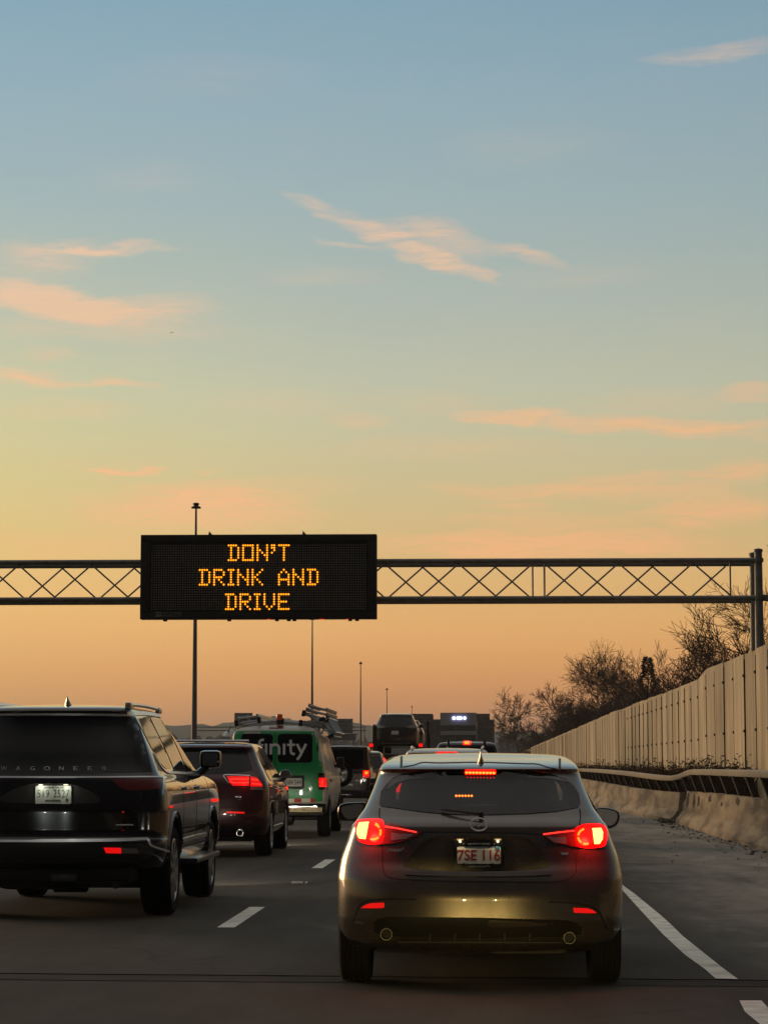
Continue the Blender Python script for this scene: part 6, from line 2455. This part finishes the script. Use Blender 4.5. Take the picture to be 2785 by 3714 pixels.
for px_ in (1346, 1526):
    p = at(px_, 2703, TY - .1)
    b = MB(); b.box((p.x, TY - .02, p.z), (.22, .12, .24), bev=.03)
    b.box((p.x, TY + .0, p.z - .22), (.06, .06, .4))
    h_ = b.obj('tail_light', 'dark_metal', tr)
    MB().box((p.x, TY - .09, p.z), (.15, .03, .13), bev=.012).obj('lamp', 'lamp_red', h_)
    lamp_light(h_, (p.x, TY - .2, p.z), 1.0)
o_ = MB()
for yy in (3.5, 4.7, 14.0):
    for sg in (-1, 1):
        o_.lathe([(-.13, .3), (-.14, .44), (-.11, .48), (.11, .48), (.14, .44), (.13, .3)], 'X', (-3.55 + sg * 1.05, TY + yy, .48), 24)
o_.obj('wheels', 'rubber', tr)
f1 = crossover('suv', at(1437, 2640, 108.0).x, 107.4, 'dark brown sport utility riding raised on the car transporter', 'brown_paint', z=1.93, sc=1.02, group='cars carried on the transporter')
f1.rear('rear_window', [(-.62, 1.63), (.62, 1.63), (.74, 1.24), (.5, 1.18), (-.5, 1.18), (-.74, 1.24)], 'glass', off=.006, step=.1)
f1.rear('roof_edge', [(-.66, 1.68), (0, 1.72), (.66, 1.68), (.60, 1.655), (-.60, 1.655)], 'silver_paint', off=.01, step=.1)
for sg in (1, -1):
    f1.rear('tail_light', [(sg * .42, 1.13), (sg * .80, 1.22), (sg * .90, 1.16), (sg * .88, 1.08), (sg * .60, 1.08)], 'clear_lens', off=.02)
    f1.side('side_window', [(.75, 1.58), (2.4, 1.62), (3.2, 1.20), (1.0, 1.20)], 'glass', sg, off=.005)
    b = MB(); b.box((f1.x + sg * 1.06, 107.4 + 3.15, 1.93 + 1.22), (.22, .12, .16), bev=.04); b.tube((f1.x + sg * .98, 110.55, 3.12), (f1.x + sg * .85, 110.6, 3.08), .03)
    b.obj('side_mirror', 'black_paint', f1.root)
f1.rear('license_plate', rrect(-.04 - .16, .80, -.04 + .16, .96, .01), 'plate_white', off=.01)
f1.line('bumper_strip', [(-.66, .42), (0, .41), (.66, .42)], .04, 'chrome', mode='rear', off=.012)
f1.wheels4(.98, 3.80, .37, .25, .955, rim='rim_silver', spokes=8)
f2 = crossover('suv', -3.43, 115.0, 'second car farther forward on the transporter, its right flank showing', 'dark_paint', z=1.93, sc=.93, group='cars carried on the transporter')
f2.rear('rear_window', [(-.62, 1.48), (.62, 1.48), (.74, 1.10), (-.74, 1.10)], 'glass', off=.006, step=.1)
for sg in (1, -1):
    f2.side('side_window', [(.75, 1.44), (2.4, 1.48), (3.2, 1.10), (1.0, 1.09)], 'glass', sg, off=.005)
    f2.rear('tail_light', rrect(sg * .8 - .1, .9, sg * .8 + .1, 1.02, .02), 'red_lens', off=.02)
f2.wheels4(.98, 3.80, .36, .24, .955, rim='rim_silver', spokes=8)

# ---------------------------------------------------------------- tall pale van beyond the black car, only a corner of its roof showing
LVC = [(a_ * 1.10, w_ * .98, *r) for a_, w_, *r in LVV]
cvn = Car('van', -7.72, 36.0, 'tall pale van peeking over the far left end of the black roof', 'dirty_white_paint', LVC, [(1.15, .43, .3), (4.65, .43, .3)], rings=40, half=36, n_rear=4.2)
cvn.rear('rear_window', rrect(-.72, 1.5, -.06, 2.02, .06), 'glass', off=.006)
cvn.rear('rear_window', rrect(.06, 1.5, .72, 2.02, .06), 'glass', off=.006)
for sg in (1, -1):
    cvn.rear('tail_light', rrect(sg * .90 - .05, 1.05, sg * .90 + .05, 1.4, .02), 'lamp_red_soft', off=.012)
cvn.wheels4(1.15, 4.65, .37, .24, .965, rim='rim_silver', spokes=8, rimr=.58)

# ---------------------------------------------------------------- head lamps of the following cars
def headlight(x, y, z, tx, ty, tz, power, size, col, blend=.6):
    l = bpy.data.lights.new('headlight_beam', 'SPOT')
    l.energy = power
    l.spot_size = R(size)
    l.spot_blend = blend
    l.color = col
    l.shadow_soft_size = .05
    o = bpy.data.objects.new('headlight_beam', l)
    COL.objects.link(o)
    o.location = (x, y, z)
    o.rotation_euler = (Vector((tx, ty, tz)) - o.location).to_track_quat('-Z', 'Y').to_euler()


headlight(.06 - .60, 2.0, .66, -.34, 14.75, -.40, 2700, 10.8, (1.0, .74, .24), 1.0)
headlight(.06 + .60, 2.0, .66, .58, 14.75, -.40, 2700, 10.8, (1.0, .74, .24), 1.0)
for sg in (-1, 1):
    headlight(-7.0 + sg * .66, 1.0, .80, -3.9, 21.3, .50, 36, 7, (.92, 1.0, .90), .6)


def front_lamps(car, half, yf, z, power, col=(1.0, .90, .72)):
    # the lit head lamps every car in the queue throws on the one ahead
    for sg in (-1, 1):
        x = car.x + sg * half
        h = MB().box((x, car.y + yf, z), (.26, .10, .14), bev=.03).obj('headlight', 'headlamp', car.root)
        l = bpy.data.lights.new('headlight_beam', 'SPOT')
        l.energy = power
        l.spot_size = R(58)
        l.spot_blend = .5
        l.color = col
        l.shadow_soft_size = .06
        o = bpy.data.objects.new('headlight_beam', l)
        COL.objects.link(o)
        o.parent = h
        o.location = Vector((x, car.y + yf + .09, z)) - wloc(h)
        o.rotation_euler = Vector((0, 1, -.40)).to_track_quat('-Z', 'Y').to_euler()


front_lamps(wg, .78, 5.36, .98, 110)
front_lamps(mx, .70, 4.60, .78, 170)
front_lamps(vn, .74, 5.30, .80, 60)
front_lamps(jp, .55, 4.0, .95, 40)
front_lamps(hb, .66, 4.38, .66, 40)
front_lamps(wc, .70, 4.60, .75, 40)
front_lamps(g2, .70, 4.60, .80, 30)

# ---------------------------------------------------------------- the evening air
hz = MB()
hz.box((0, 1700, 33), (6400, 4000, 70))
ho = hz.obj('haze', None, smooth=False)
ho['kind'] = 'stuff'
ho['label'] = 'thin evening haze softening the far hills and buildings'
hm = bpy.data.materials.new('haze')
hm.use_nodes = True
t = hm.node_tree
for n in list(t.nodes):
    t.nodes.remove(n)
pv = t.nodes.new('ShaderNodeVolumePrincipled')
pv.inputs['Color'].default_value = (.82, .82, .82, 1)
pv.inputs['Density'].default_value = HAZE
pv.inputs['Anisotropy'].default_value = .2
mo_ = t.nodes.new('ShaderNodeOutputMaterial')
t.links.new(pv.outputs[0], mo_.inputs['Volume'])
ho.data.materials.append(hm)
